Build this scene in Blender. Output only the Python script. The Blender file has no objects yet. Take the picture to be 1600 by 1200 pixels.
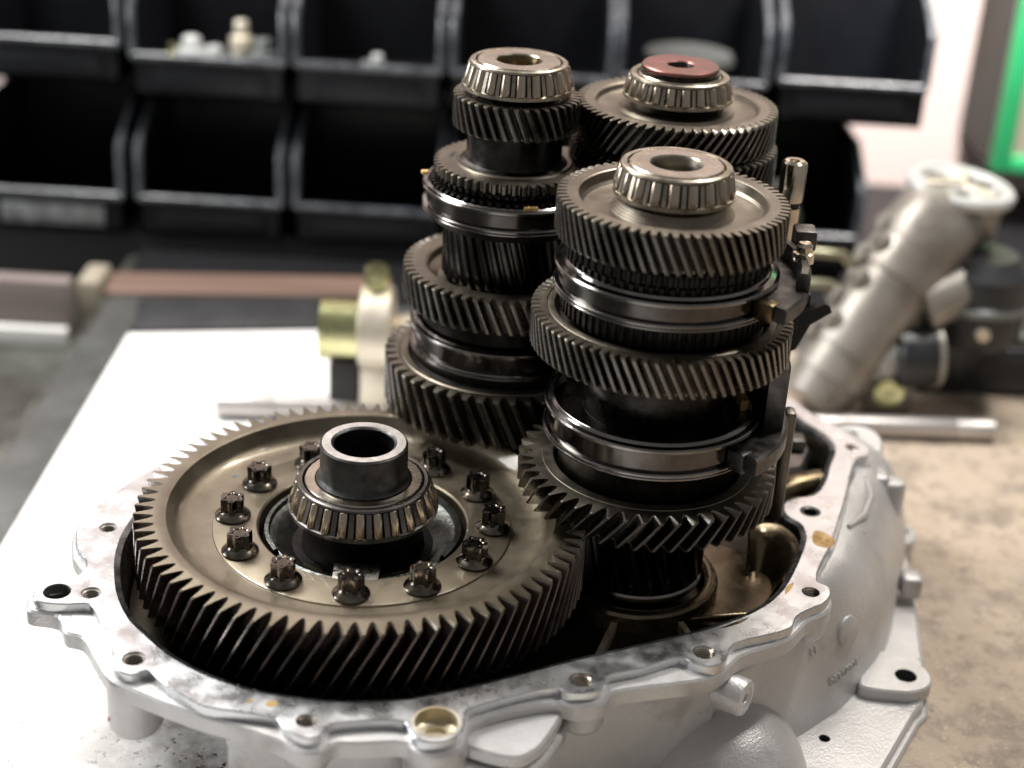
import bpy, bmesh, math, random
from mathutils import Vector, Matrix, Quaternion
from mathutils.geometry import delaunay_2d_cdt

random.seed(7)
S = 0.01                      # every length below is in centimetres
PI = math.pi
scene = bpy.context.scene
COL = scene.collection
R_ = math.radians

# ------------------------------------------------------------------ camera
PITCH, ROLL, DIST = R_(25.9846), R_(3.3155), 85.3666
fw = Vector((0, math.cos(PITCH), -math.sin(PITCH)))
rt = Vector((1, 0, 0))
up = Vector((0, math.sin(PITCH), math.cos(PITCH)))
er = rt * math.cos(ROLL) + up * math.sin(ROLL)
eu = -rt * math.sin(ROLL) + up * math.cos(ROLL)
cam_data = bpy.data.cameras.new('camera')
cam_data.sensor_width = 36.0
cam_data.lens = 2451.1 / 1600 * 36.0
cam_data.clip_start = 0.02
cam_data.clip_end = 60
cam_data.dof.use_dof = True
cam_data.dof.focus_distance = 0.715
cam_data.dof.aperture_fstop = 4.1
cam = bpy.data.objects.new('camera', cam_data)
COL.objects.link(cam)
cam.matrix_world = Matrix(((er.x, eu.x, -fw.x, -fw.x * DIST * S), (er.y, eu.y, -fw.y, -fw.y * DIST * S),
                           (er.z, eu.z, -fw.z, -fw.z * DIST * S), (0, 0, 0, 1)))
scene.camera = cam

# ------------------------------------------------------------------ world, lamps, exposure
world = bpy.data.worlds.new('World')
scene.world = world
world.use_nodes = True
bg = world.node_tree.nodes['Background']
bg.inputs[0].default_value = (0.88, 0.86, 0.84, 1)
bg.inputs[1].default_value = 0.27


def lamp(name, loc, target, size, size_y, power, col):
    d = bpy.data.lights.new(name, 'AREA')
    d.shape = 'RECTANGLE'
    d.size, d.size_y = size * S, size_y * S
    d.energy = power
    d.color = col
    o = bpy.data.objects.new(name, d)
    COL.objects.link(o)
    o.location = Vector(loc) * S
    o.rotation_euler = (Vector(target) - Vector(loc)).to_track_quat('-Z', 'Y').to_euler()
    o['kind'] = 'helper'
    return o


lamp('work_lamp', (-58, 26, 82), (-12, -8, -6), 44, 30, 16.5, (1.0, 0.98, 0.95))
lamp('ceiling_lamp', (16, 75, 125), (2, 5, 0), 130, 16, 21, (1.0, 0.95, 0.88))
lamp('side_lamp', (-130, 0, 40), (0, -5, 4), 30, 50, 8, (0.95, 0.97, 1.0))
lamp('right_lamp', (58, 22, 120), (8, -8, -5), 14, 14, 9, (1.0, 0.95, 0.9))
lamp('wall_fill', (34, 36, 58), (42, 74, -10), 16, 16, 3.2, (1.0, 0.95, 0.92)).data.spread = R_(80)  # unseen fill light, added to brighten the wall

scene.view_settings.view_transform = 'Standard'
scene.view_settings.look = 'None'
scene.view_settings.exposure = 0.0
scene.view_settings.gamma = 1.0
scene.cycles.use_denoising = True
scene.cycles.max_bounces = 6


# ------------------------------------------------------------------ materials
def mat(name, base, metal=0.0, rough=0.5, var=None, vscale=60, rvar=0.0, bump=0.0, bscale=300, bump2=0.0, b2scale=40,
        coat=0.0, spec=0.5, stretch=(1, 1, 1), vlo=0.4, vhi=0.62, turn=0.0, dirt=None, dscale=30, dlo=.58, dhi=.7, damt=.7):
    m = bpy.data.materials.new(name)
    m.use_nodes = True
    nt = m.node_tree
    b = nt.nodes['Principled BSDF']
    b.inputs['Metallic'].default_value = metal
    b.inputs['Roughness'].default_value = rough
    b.inputs['Base Color'].default_value = (*base, 1)
    b.inputs['Specular IOR Level'].default_value = spec
    if coat:
        b.inputs['Coat Weight'].default_value = coat
        b.inputs['Coat Roughness'].default_value = 0.08
    tc = nt.nodes.new('ShaderNodeTexCoord')
    mp = nt.nodes.new('ShaderNodeMapping')
    mp.inputs['Scale'].default_value = stretch
    nt.links.new(tc.outputs['Object'], mp.inputs['Vector'])

    def noise(sc, det=4):
        n = nt.nodes.new('ShaderNodeTexNoise')
        n.inputs['Scale'].default_value = sc
        n.inputs['Detail'].default_value = det
        n.inputs['Roughness'].default_value = 0.6
        nt.links.new(mp.outputs[0], n.inputs['Vector'])
        return n
    if var is not None or rvar:
        n = noise(vscale, 5)
        if var is not None:
            r = nt.nodes.new('ShaderNodeValToRGB')
            r.color_ramp.elements[0].position = vlo
            r.color_ramp.elements[1].position = vhi
            r.color_ramp.elements[0].color = (*base, 1)
            r.color_ramp.elements[1].color = (*var, 1)
            nt.links.new(n.outputs[0], r.inputs[0])
            nt.links.new(r.outputs[0], b.inputs['Base Color'])
        if rvar:
            n2 = noise(vscale * 2.3, 6)
            mr = nt.nodes.new('ShaderNodeMapRange')
            mr.inputs['From Min'].default_value = 0.3
            mr.inputs['From Max'].default_value = 0.7
            mr.inputs['To Min'].default_value = max(0.03, rough - rvar)
            mr.inputs['To Max'].default_value = min(1, rough + rvar)
            nt.links.new(n2.outputs[0], mr.inputs[0])
            nt.links.new(mr.outputs[0], b.inputs['Roughness'])
    if dirt is not None:
        n3 = noise(dscale, 7)
        mr = nt.nodes.new('ShaderNodeMapRange')
        mr.inputs['From Min'].default_value = dlo
        mr.inputs['From Max'].default_value = dhi
        mr.inputs['To Max'].default_value = damt
        nt.links.new(n3.outputs[0], mr.inputs[0])
        mx = nt.nodes.new('ShaderNodeMix')
        mx.data_type = 'RGBA'
        nt.links.new(mr.outputs[0], mx.inputs[0])
        if b.inputs['Base Color'].is_linked:
            nt.links.new(b.inputs['Base Color'].links[0].from_socket, mx.inputs[6])
        else:
            mx.inputs[6].default_value = (*base, 1)
        mx.inputs[7].default_value = (*dirt, 1)
        nt.links.new(mx.outputs[2], b.inputs['Base Color'])
    prev = None
    if turn:
        w = nt.nodes.new('ShaderNodeTexWave')
        w.wave_type = 'RINGS'
        w.rings_direction = 'Z'
        w.inputs['Scale'].default_value = 420
        w.inputs['Distortion'].default_value = 1.5
        w.inputs['Detail'].default_value = 2
        w.inputs['Detail Scale'].default_value = 4
        nt.links.new(tc.outputs['Object'], w.inputs['Vector'])
        prev = nt.nodes.new('ShaderNodeBump')
        prev.inputs['Strength'].default_value = turn
        prev.inputs['Distance'].default_value = 0.0003
        nt.links.new(w.outputs['Fac'], prev.inputs['Height'])
    for st, sc in ((bump, bscale), (bump2, b2scale)):
        if st:
            n = noise(sc, 3)
            bp = nt.nodes.new('ShaderNodeBump')
            bp.inputs['Strength'].default_value = st
            bp.inputs['Distance'].default_value = 0.0006
            nt.links.new(n.outputs[0], bp.inputs['Height'])
            if prev:
                nt.links.new(prev.outputs[0], bp.inputs['Normal'])
            prev = bp
    if prev:
        nt.links.new(prev.outputs[0], b.inputs['Normal'])
    return m


M = {}
M['gear'] = mat('gear_steel', (0.215, 0.19, 0.153), 1, 0.40, (0.155, 0.137, 0.11), 45, 0.09, 0.05, 900, turn=.15)
M['gear2'] = mat('gear_steel_dull', (0.20, 0.18, 0.15), 1, 0.42, (0.14, 0.125, 0.10), 50, 0.10, 0.05, 900)
M['ring'] = mat('ring_gear_steel', (0.185, 0.158, 0.114), 0.85, 0.40, (0.14, 0.118, 0.084), 26, 0.10, 0.06, 700, 0.14, 60, coat=0.5, turn=.12, dirt=(.13, .085, .05), dscale=22, damt=.6)
M['gear_flank'] = mat('ground_tooth_flank', (0.20, 0.185, 0.165), 1, 0.28, (0.14, 0.13, 0.115), 60, 0.06, 0.03, 900)
M['black_flank'] = mat('black_tooth_flank', (0.075, 0.07, 0.066), 1, 0.22, (0.04, 0.037, 0.035), 60, 0.06)
M['groove'] = mat('oily_sleeve_groove', (0.115, 0.105, 0.098), 1, 0.17, (0.07, 0.062, 0.058), 45, 0.06)
M['gear2_flank'] = mat('dull_tooth_flank', (0.13, 0.118, 0.105), 1, 0.27, (0.09, 0.08, 0.07), 60, 0.06, 0.03, 900)
M['ring_flank'] = mat('ring_tooth_flank', (0.19, 0.168, 0.15), 1, 0.27, (0.165, 0.118, 0.105), 40, 0.07, 0.03, 900)  # reddish second colour stands in for a pinkish reflection on the teeth
M['grimy_shade'] = mat('grimy_shaded_steel', (0.016, 0.015, 0.014), 1, 0.38, (0.032, 0.029, 0.027), 160, 0.1, 0.3, 900)  # black grime on the rings; painted shade in the differential's trough
M['black'] = mat('oily_black_steel', (0.045, 0.042, 0.04), 1, 0.30, (0.02, 0.019, 0.018), 90, 0.10, 0.12, 700)
M['hub'] = mat('dark_turned_steel', (0.085, 0.085, 0.085), 1, 0.36, (0.05, 0.05, 0.05), 120, 0.08, 0.25, 1500)
M['hublit'] = mat('machined_steel_lit_top', (0.62, 0.62, 0.60), 1, 0.38, (0.5, 0.5, 0.48), 120, 0.1, 0.1, 900)  # machined top face, its highlight put into a brighter base colour
M['sleeve'] = mat('polished_sleeve_steel', (0.25, 0.235, 0.225), 1, 0.15, (0.14, 0.13, 0.122), 35, 0.06, 0.03, 700, stretch=(1, 1, 2.5))
M['race'] = mat('bearing_race_steel', (0.46, 0.42, 0.35), 1, 0.26, (0.36, 0.32, 0.26), 60, 0.08)
M['cage'] = mat('bearing_cage_steel', (0.36, 0.325, 0.265), 1, 0.34, (0.25, 0.22, 0.17), 110, 0.1, 0.06, 900)
M['roller'] = mat('bearing_roller_steel', (0.47, 0.415, 0.34), 1, 0.24, (0.36, 0.285, 0.215), 120, 0.06, stretch=(1, 1, .4))
M['cagedark'] = mat('dark_cage_steel', (0.10, 0.095, 0.09), 1, 0.32, (0.16, 0.15, 0.14), 90, 0.08)
M['bolt'] = mat('oily_bolt_steel', (0.095, 0.085, 0.074), 1, 0.18, (0.19, 0.165, 0.135), 130, 0.08)
M['case'] = mat('diff_case_iron', (0.075, 0.08, 0.075), 1, 0.36, (0.13, 0.135, 0.125), 110, 0.12, 0.7, 420)
M['keyiron'] = mat('rough_cast_iron', (0.10, 0.095, 0.088), 1, 0.34, (0.17, 0.16, 0.145), 130, 0.12, 0.9, 420)
M['red'] = mat('reddish_shim', (0.32, 0.14, 0.125), 1, 0.40, (0.22, 0.12, 0.10), 70, 0.12, 0.04, 900, dirt=(.16, .12, .09), dscale=90, dlo=.5, dhi=.68)
M['brass'] = mat('brass_chip', (0.80, 0.56, 0.22), 0.3, 0.38, (0.7, 0.47, 0.16), 200)
M['bronze'] = mat('oily_bronze', (0.11, 0.085, 0.045), 1, 0.32, (0.12, 0.085, 0.04), 130, 0.1)
M['pin'] = mat('bright_pin_steel', (0.66, 0.60, 0.48), 1, 0.14, (0.5, 0.43, 0.33), 60, 0.05)
M['fork'] = mat('fork_iron', (0.115, 0.108, 0.10), 1, 0.40, (0.065, 0.06, 0.058), 80, 0.12, 0.15, 500)
M['alu'] = mat('cast_aluminium', (0.60, 0.595, 0.59), 0.38, 0.36, (0.52, 0.51, 0.505), 22, 0.10, 0.5, 800, 0.14, 120, dirt=(.30, .27, .245), dscale=26, dlo=.57, dhi=.72, damt=.7)
M['flange'] = mat('machined_flange_face', (0.64, 0.65, 0.66), 1.0, 0.30, (0.54, 0.555, 0.57), 32, 0.12, 0.16, 900, vlo=0.42, vhi=0.72, dirt=(.28, .26, .23), dscale=70, dlo=.60, dhi=.80, damt=.2)
M['thread'] = mat('threaded_steel', (0.45, 0.40, 0.34), 1, 0.28, (0.26, 0.22, 0.18), 150, 0.1)
M['recess'] = mat('tan_stained_recess', (0.66, 0.60, 0.48), 0.6, 0.40, (0.45, 0.38, 0.26), 70, 0.1)
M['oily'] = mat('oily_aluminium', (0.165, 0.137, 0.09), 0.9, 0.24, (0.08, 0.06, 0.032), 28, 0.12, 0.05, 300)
M['oily_shade'] = mat('shaded_oily_casting', (0.055, 0.046, 0.032), 0.8, 0.3, (0.028, 0.022, 0.014), 28, 0.1)  # oily casting with the shade of the narrow gap painted in
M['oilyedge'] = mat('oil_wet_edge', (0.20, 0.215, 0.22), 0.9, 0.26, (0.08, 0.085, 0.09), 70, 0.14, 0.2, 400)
M['oilstain'] = mat('oil_stain', (0.34, 0.19, 0.045), 0.3, 0.2, (0.62, 0.46, 0.2), 160)
M['redpaint'] = mat('red_paint', (0.55, 0.03, 0.06), 0, 0.45)
M['bluepaint'] = mat('blue_marker', (0.02, 0.12, 0.2), 0.2, 0.5)
M['plastic'] = mat('black_plastic', (0.006, 0.0068, 0.009), 0, 0.42, None, 60, 0.08, 0.06, 900, spec=0.3)
M['gloss'] = mat('highlit_glossy_black_plastic', (0.03, 0.034, 0.042), 0, 0.24, (0.08, 0.088, 0.10), 60, 0.08, 0.06, 900, spec=0.9)  # lighter base colours stand in for reflections along the bin lips
M['plasticlabel'] = mat('scuffed_grey_label', (0.20, 0.21, 0.21), 0, 0.4, (0.10, 0.105, 0.105), 60)
M['rack'] = mat('dark_rack_metal', (0.012, 0.012, 0.014), 0.2, 0.5)
M['rubber'] = mat('black_rubber', (0.016, 0.016, 0.018), 0, 0.6, (0.026, 0.026, 0.028), 30)
M['wood'] = mat('worn_wood_batten', (0.20, 0.125, 0.095), 0, 0.6, (0.13, 0.08, 0.06), 12, 0, 0.2, 300, stretch=(.25, 4, 4))
M['steelgrey'] = mat('dull_grey_steel', (0.17, 0.175, 0.17), 0.6, 0.45, (0.12, 0.125, 0.12), 14, 0.1)
M['sink'] = mat('dirty_steel_tray', (0.16, 0.165, 0.15), 0.7, 0.4, (0.09, 0.09, 0.08), 18, 0.12)
M['castpart'] = mat('aged_cast_aluminium', (0.36, 0.335, 0.30), 0.45, 0.42, (0.25, 0.225, 0.195), 22, 0.08, 0.3, 500, dirt=(.12, .10, .08), dscale=18, dlo=.55, dhi=.7)
M['whitealu'] = mat('clean_white_alloy', (0.56, 0.57, 0.565), 0.3, 0.42, (0.46, 0.47, 0.465), 40)
M['chrome'] = mat('ground_rod_steel', (0.60, 0.57, 0.555), 0.6, 0.38, (0.52, 0.49, 0.475), 20, 0.05)
M['zinc'] = mat('yellow_zinc', (0.62, 0.60, 0.34), 1, 0.24, (0.48, 0.49, 0.25), 25, 0.05)
M['paleclamp'] = mat('pale_alloy', (0.72, 0.66, 0.55), 0.6, 0.38, (0.6, 0.54, 0.43), 30, 0.05)
M['hose'] = mat('olive_pipe', (0.35, 0.34, 0.24), 0.9, 0.35)
M['blackpaint'] = mat('black_painted_steel', (0.028, 0.03, 0.033), 0.3, 0.35, (0.05, 0.052, 0.055), 20, 0.08)
M['greytrim'] = mat('grey_trim', (0.20, 0.215, 0.21), 0.2, 0.45, (0.15, 0.16, 0.155), 30)
M['wall'] = mat('pink_wall_paint', (0.80, 0.655, 0.62), 0, 0.7, (0.74, 0.60, 0.56), 4)
M['cabinet'] = mat('grey_green_cabinet', (0.04, 0.042, 0.038), 0.1, 0.5, (0.033, 0.035, 0.031), 9, spec=0.12)
M['green'] = mat('green_enamel', (0.03, 0.42, 0.15), 0, 0.4, (0.035, 0.37, 0.14), 20)
M['hole_shade'] = mat('painted_hole_shade', (.10, .09, .075), .3, .5)
M['beige'] = mat('beige_board', (0.30, 0.27, 0.21), 0, 0.7, (0.30, 0.26, 0.2), 8)
M['beigebox'] = mat('mauve_box', (0.22, 0.185, 0.175), 0, 0.6, (0.19, 0.155, 0.145), 10)
M['ledge'] = mat('pale_ledge', (0.78, 0.77, 0.75), 0.2, 0.4)


def bench_mat():
    m = bpy.data.materials.new('stained_bench_board')
    m.use_nodes = True
    nt = m.node_tree
    b = nt.nodes['Principled BSDF']
    b.inputs['Roughness'].default_value = 0.55
    b.inputs['Specular IOR Level'].default_value = 0.3
    tc = nt.nodes.new('ShaderNodeTexCoord')

    def noise(sc, det, lo, hi, off=0.0):
        mp = nt.nodes.new('ShaderNodeMapping')
        mp.inputs['Location'].default_value = (off, off, 0)
        nt.links.new(tc.outputs['Object'], mp.inputs[0])
        n = nt.nodes.new('ShaderNodeTexNoise')
        n.inputs['Scale'].default_value = sc
        n.inputs['Detail'].default_value = det
        n.inputs['Roughness'].default_value = 0.62
        nt.links.new(mp.outputs[0], n.inputs['Vector'])
        r = nt.nodes.new('ShaderNodeMapRange')
        r.inputs['From Min'].default_value = lo
        r.inputs['From Max'].default_value = hi
        nt.links.new(n.outputs[0], r.inputs[0])
        return r

    def mix(fac, a, bcol, mul=None):
        x = nt.nodes.new('ShaderNodeMix')
        x.data_type = 'RGBA'
        if mul is not None:
            mm = nt.nodes.new('ShaderNodeMath')
            mm.operation = 'MULTIPLY'
            nt.links.new(fac.outputs[0], mm.inputs[0])
            if isinstance(mul, float):
                mm.inputs[1].default_value = mul
            else:
                nt.links.new(mul.outputs[0], mm.inputs[1])
            fac = mm
        nt.links.new(fac.outputs[0], x.inputs[0])
        if isinstance(a, tuple):
            x.inputs[6].default_value = (*a, 1)
        else:
            nt.links.new(a, x.inputs[6])
        x.inputs[7].default_value = (*bcol, 1)
        return x.outputs[2]
    # the right half of the board is soaked brown by years of oil
    sx = nt.nodes.new('ShaderNodeSeparateXYZ')
    nt.links.new(tc.outputs['Object'], sx.inputs[0])
    wx = nt.nodes.new('ShaderNodeMapRange')
    wx.inputs['From Min'].default_value = -0.06
    wx.inputs['From Max'].default_value = 0.20
    nt.links.new(sx.outputs[0], wx.inputs[0])
    c = mix(wx, (0.76, 0.755, 0.74), (0.47, 0.385, 0.30))
    c = mix(noise(11, 6, 0.44, 0.66, 3.1), c, (0.36, 0.29, 0.22), wx)
    c = mix(noise(34, 6, 0.50, 0.68, 1.7), c, (0.24, 0.20, 0.16), wx)
    c = mix(noise(95, 8, 0.50, 0.70, 2.2), c, (0.26, 0.21, 0.165), wx)
    c = mix(noise(420, 4, 0.60, 0.72, 6.2), c, (0.62, 0.56, 0.48), wx)
    c = mix(noise(26, 7, 0.56, 0.70, 7.0), c, (0.40, 0.35, 0.32), 0.45)
    c = mix(noise(170, 3, 0.68, 0.74, 5.0), c, (0.12, 0.10, 0.09), 0.6)
    # noisy darker patch around a point at the front
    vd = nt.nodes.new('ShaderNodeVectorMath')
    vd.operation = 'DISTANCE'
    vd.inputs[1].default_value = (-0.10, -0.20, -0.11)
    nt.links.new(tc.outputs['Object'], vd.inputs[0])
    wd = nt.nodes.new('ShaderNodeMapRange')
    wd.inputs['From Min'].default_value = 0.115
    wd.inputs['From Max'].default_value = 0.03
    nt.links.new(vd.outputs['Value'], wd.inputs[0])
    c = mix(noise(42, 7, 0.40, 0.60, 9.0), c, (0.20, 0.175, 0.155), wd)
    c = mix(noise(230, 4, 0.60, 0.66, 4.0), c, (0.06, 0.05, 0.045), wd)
    nt.links.new(c, b.inputs['Base Color'])
    return m


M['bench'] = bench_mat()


# ------------------------------------------------------------------ mesh helpers
class MB:
    def __init__(self):
        self.v, self.f, self.m = [], [], []

    def add(self, vs, fs, mi=0):
        n = len(self.v)
        self.v.extend(vs)
        for f in fs:
            self.f.append(tuple(i + n for i in f))
            self.m.append(mi)
        return n

    def lathe(self, prof, n=64, c=(0, 0), mi=0, a0=0.0, a1=None, closed=False, M4=None):
        full = a1 is None
        k = n if full else n + 1
        vs = []
        for r, z in prof:
            for i in range(k):
                a = (2 * PI * i / n) if full else a0 + (a1 - a0) * i / n
                p = Vector((c[0] + r * math.cos(a), c[1] + r * math.sin(a), z))
                vs.append(M4 @ p if M4 else p)
        fs = []
        P = len(prof)
        for j in range(P if closed else P - 1):
            j2 = (j + 1) % P
            for i in range(n):
                i2 = (i + 1) % k if full else i + 1
                fs.append((j * k + i, j2 * k + i, j2 * k + i2, j * k + i2))
        if closed and not full:
            fs.append(tuple(j * k for j in range(P)))
            fs.append(tuple(j * k + n for j in reversed(range(P))))
        self.add(vs, fs, mi)
        return self

    def box(self, lo, hi, mi=0, M4=None, ch=0.0):
        x0, y0, z0 = lo
        x1, y1, z1 = hi
        if ch <= 0:
            vs = [(x, y, z) for z in (z0, z1) for y in (y0, y1) for x in (x0, x1)]
            fs = [(0, 2, 3, 1), (4, 5, 7, 6), (0, 1, 5, 4), (2, 6, 7, 3), (0, 4, 6, 2), (1, 3, 7, 5)]
        else:
            bm = bmesh.new()
            bmesh.ops.create_cube(bm, size=1)
            for v in bm.verts:
                v.co = Vector((x0 + (v.co.x + .5) * (x1 - x0), y0 + (v.co.y + .5) * (y1 - y0), z0 + (v.co.z + .5) * (z1 - z0)))
            bmesh.ops.bevel(bm, geom=bm.edges[:], offset=ch, segments=2, affect='EDGES', profile=0.5)
            bm.verts.index_update()
            vs = [v.co.copy() for v in bm.verts]
            fs = [[v.index for v in f.verts] for f in bm.faces]
            bm.free()
        if M4:
            vs = [M4 @ Vector(v) for v in vs]
        self.add(vs, fs, mi)
        return self

    def tube(self, pts, rad, n=16, mi=0, cap=True):
        pts = [Vector(p) for p in pts]
        rad = rad if isinstance(rad, (list, tuple)) else [rad] * len(pts)
        vs, fs = [], []
        pu = None
        for i, p in enumerate(pts):
            d = (pts[min(i + 1, len(pts) - 1)] - pts[max(i - 1, 0)]).normalized()
            if pu is None:
                pu = d.orthogonal().normalized()
            else:
                pu = (pu - d * pu.dot(d)).normalized()
            w = d.cross(pu)
            for k in range(n):
                a = 2 * PI * k / n
                vs.append(p + (pu * math.cos(a) + w * math.sin(a)) * rad[i])
        for i in range(len(pts) - 1):
            for k in range(n):
                fs.append((i * n + k, i * n + (k + 1) % n, (i + 1) * n + (k + 1) % n, (i + 1) * n + k))
        if cap:
            fs.append(tuple(reversed(range(n))))
            fs.append(tuple((len(pts) - 1) * n + k for k in range(n)))
        self.add(vs, fs, mi)
        return self

    def loft(self, rings, mi=0, closed=True):
        n = len(rings[0])
        vs = [p for r in rings for p in r]
        fs = []
        for j in range(len(rings) - 1):
            for i in range(n if closed else n - 1):
                i2 = (i + 1) % n
                fs.append((j * n + i, (j + 1) * n + i, (j + 1) * n + i2, j * n + i2))
        self.add(vs, fs, mi)
        return self

    def build(self, name, mats, parent=None, loc=(0, 0, 0), smooth=32, kind=None):
        me = bpy.data.meshes.new(name)
        me.from_pydata([Vector(v) * S for v in self.v], [], self.f)
        if isinstance(mats, str) and 1 in self.m:
            mats = [mats, mats + '_flank' if mats + '_flank' in M else mats]
        for m in (mats if isinstance(mats, (list, tuple)) else [mats]):
            me.materials.append(M[m])
        if len(me.materials) > 1:
            me.polygons.foreach_set('material_index', self.m)
        bm = bmesh.new()
        bm.from_mesh(me)
        bmesh.ops.recalc_face_normals(bm, faces=bm.faces[:])
        bm.to_mesh(me)
        bm.free()
        if smooth:
            me.polygons.foreach_set('use_smooth', [True] * len(me.polygons))
            me.set_sharp_from_angle(angle=R_(smooth))
        o = bpy.data.objects.new(name, me)
        COL.objects.link(o)
        o.location = Vector(loc) * S
        if parent:
            o.parent = parent
        if kind:
            o['kind'] = kind
        return o


def copy_mesh(o, parent=None, loc=None, rot=None):
    c = o.copy()
    COL.objects.link(c)
    if parent:
        c.parent = parent
    if loc is not None:
        c.location = Vector(loc) * S
    if rot is not None:
        c.rotation_euler = rot
    return c


def tag(o, label, cat, group=None):
    o['label'], o['category'] = label, cat
    if group:
        o['group'] = group
    return o


def thing(name, loc, label, cat, group=None):
    o = bpy.data.objects.new(name, None)
    COL.objects.link(o)
    o.location = Vector(loc) * S
    o.empty_display_size = 0.01
    return tag(o, label, cat, group)


def catmull(pts, per=6, closed=True):
    pts = [Vector((*p, 0)) if len(p) == 2 else Vector(p) for p in pts]
    n = len(pts)
    out = []
    rng = range(n) if closed else range(n - 1)
    for i in rng:
        g = lambda k: pts[k % n] if closed else pts[max(0, min(n - 1, k))]
        p0, p1, p2, p3 = g(i - 1), g(i), g(i + 1), g(i + 2)
        # centripetal spacing keeps tight corners from looping
        t0 = 0
        t1 = t0 + max(1e-4, (p1 - p0).length) ** .5
        t2 = t1 + max(1e-4, (p2 - p1).length) ** .5
        t3 = t2 + max(1e-4, (p3 - p2).length) ** .5
        for k in range(per):
            t = t1 + (t2 - t1) * k / per
            A1 = p0 * ((t1 - t) / (t1 - t0)) + p1 * ((t - t0) / (t1 - t0))
            A2 = p1 * ((t2 - t) / (t2 - t1)) + p2 * ((t - t1) / (t2 - t1))
            A3 = p2 * ((t3 - t) / (t3 - t2)) + p3 * ((t - t2) / (t3 - t2))
            B1 = A1 * ((t2 - t) / (t2 - t0)) + A2 * ((t - t0) / (t2 - t0))
            B2 = A2 * ((t3 - t) / (t3 - t1)) + A3 * ((t - t1) / (t3 - t1))
            out.append(B1 * ((t2 - t) / (t2 - t1)) + B2 * ((t - t1) / (t2 - t1)))
    if not closed:
        out.append(pts[-1])
    return [(p.x, p.y) for p in out]


def ccw(poly):
    a = sum(poly[i][0] * poly[(i + 1) % len(poly)][1] - poly[(i + 1) % len(poly)][0] * poly[i][1] for i in range(len(poly)))
    return list(poly) if a > 0 else list(reversed(poly))


def offset(poly, d):
    """poly is counter-clockwise; positive d grows it"""
    n = len(poly)
    out = []
    for i in range(n):
        a, b, c = Vector(poly[i - 1]), Vector(poly[i]), Vector(poly[(i + 1) % n])
        e1, e2 = (b - a), (c - b)
        if e1.length < 1e-6 or e2.length < 1e-6:
            e1 = e2 = c - a
        n1 = Vector((e1.y, -e1.x)).normalized()
        n2 = Vector((e2.y, -e2.x)).normalized()
        nn = (n1 + n2)
        if nn.length < 1e-3:
            nn = n1
        nn.normalize()
        k = d / max(0.55, nn.dot(n1))
        out.append((b.x + nn.x * k, b.y + nn.y * k))
    return out


def inside(p, poly):
    x, y = p
    c = False
    n = len(poly)
    j = n - 1
    for i in range(n):
        xi, yi = poly[i]
        xj, yj = poly[j]
        if (yi > y) != (yj > y) and x < (xj - xi) * (y - yi) / (yj - yi) + xi:
            c = not c
        j = i
    return c


def plate(mb, outer, holes, z0, z1, ch=0.06, mi=0, side=None, bottom=True, hole_ch=0.0):
    """a plate with real holes: chamfered rim, hole walls left open for their own bores"""
    side = mi if side is None else side
    outer = ccw(outer)
    top = offset(outer, -ch) if ch else outer
    loops = [top] + [ccw(h) for h in holes]
    for z, flip in ((z1, False), (z0, True)):
        if flip and not bottom:
            continue
        lp = loops if not flip else [outer] + loops[1:]
        vs = [p for l in lp for p in l]
        ed, k = [], 0
        for l in lp:
            ed += [(k + i, k + (i + 1) % len(l)) for i in range(len(l))]
            k += len(l)
        ov, oe, of, *_ = delaunay_2d_cdt([Vector(p) for p in vs], ed, [], 0, 1e-5)
        fs = []
        for f in of:
            cx = sum(ov[i][0] for i in f) / len(f)
            cy = sum(ov[i][1] for i in f) / len(f)
            if inside((cx, cy), lp[0]) and not any(inside((cx, cy), h) for h in lp[1:]):
                fs.append(tuple(f))
        mb.add([(p[0], p[1], z) for p in ov], fs, mi)
    rings = [[(p[0], p[1], z0) for p in outer], [(p[0], p[1], z1 - ch) for p in outer]]
    if ch:
        rings.append([(p[0], p[1], z1) for p in top])
    mb.loft(rings, side)


def circle(c, r, n=28):
    return [(c[0] + r * math.cos(2 * PI * i / n), c[1] + r * math.sin(2 * PI * i / n)) for i in range(n)]


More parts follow.
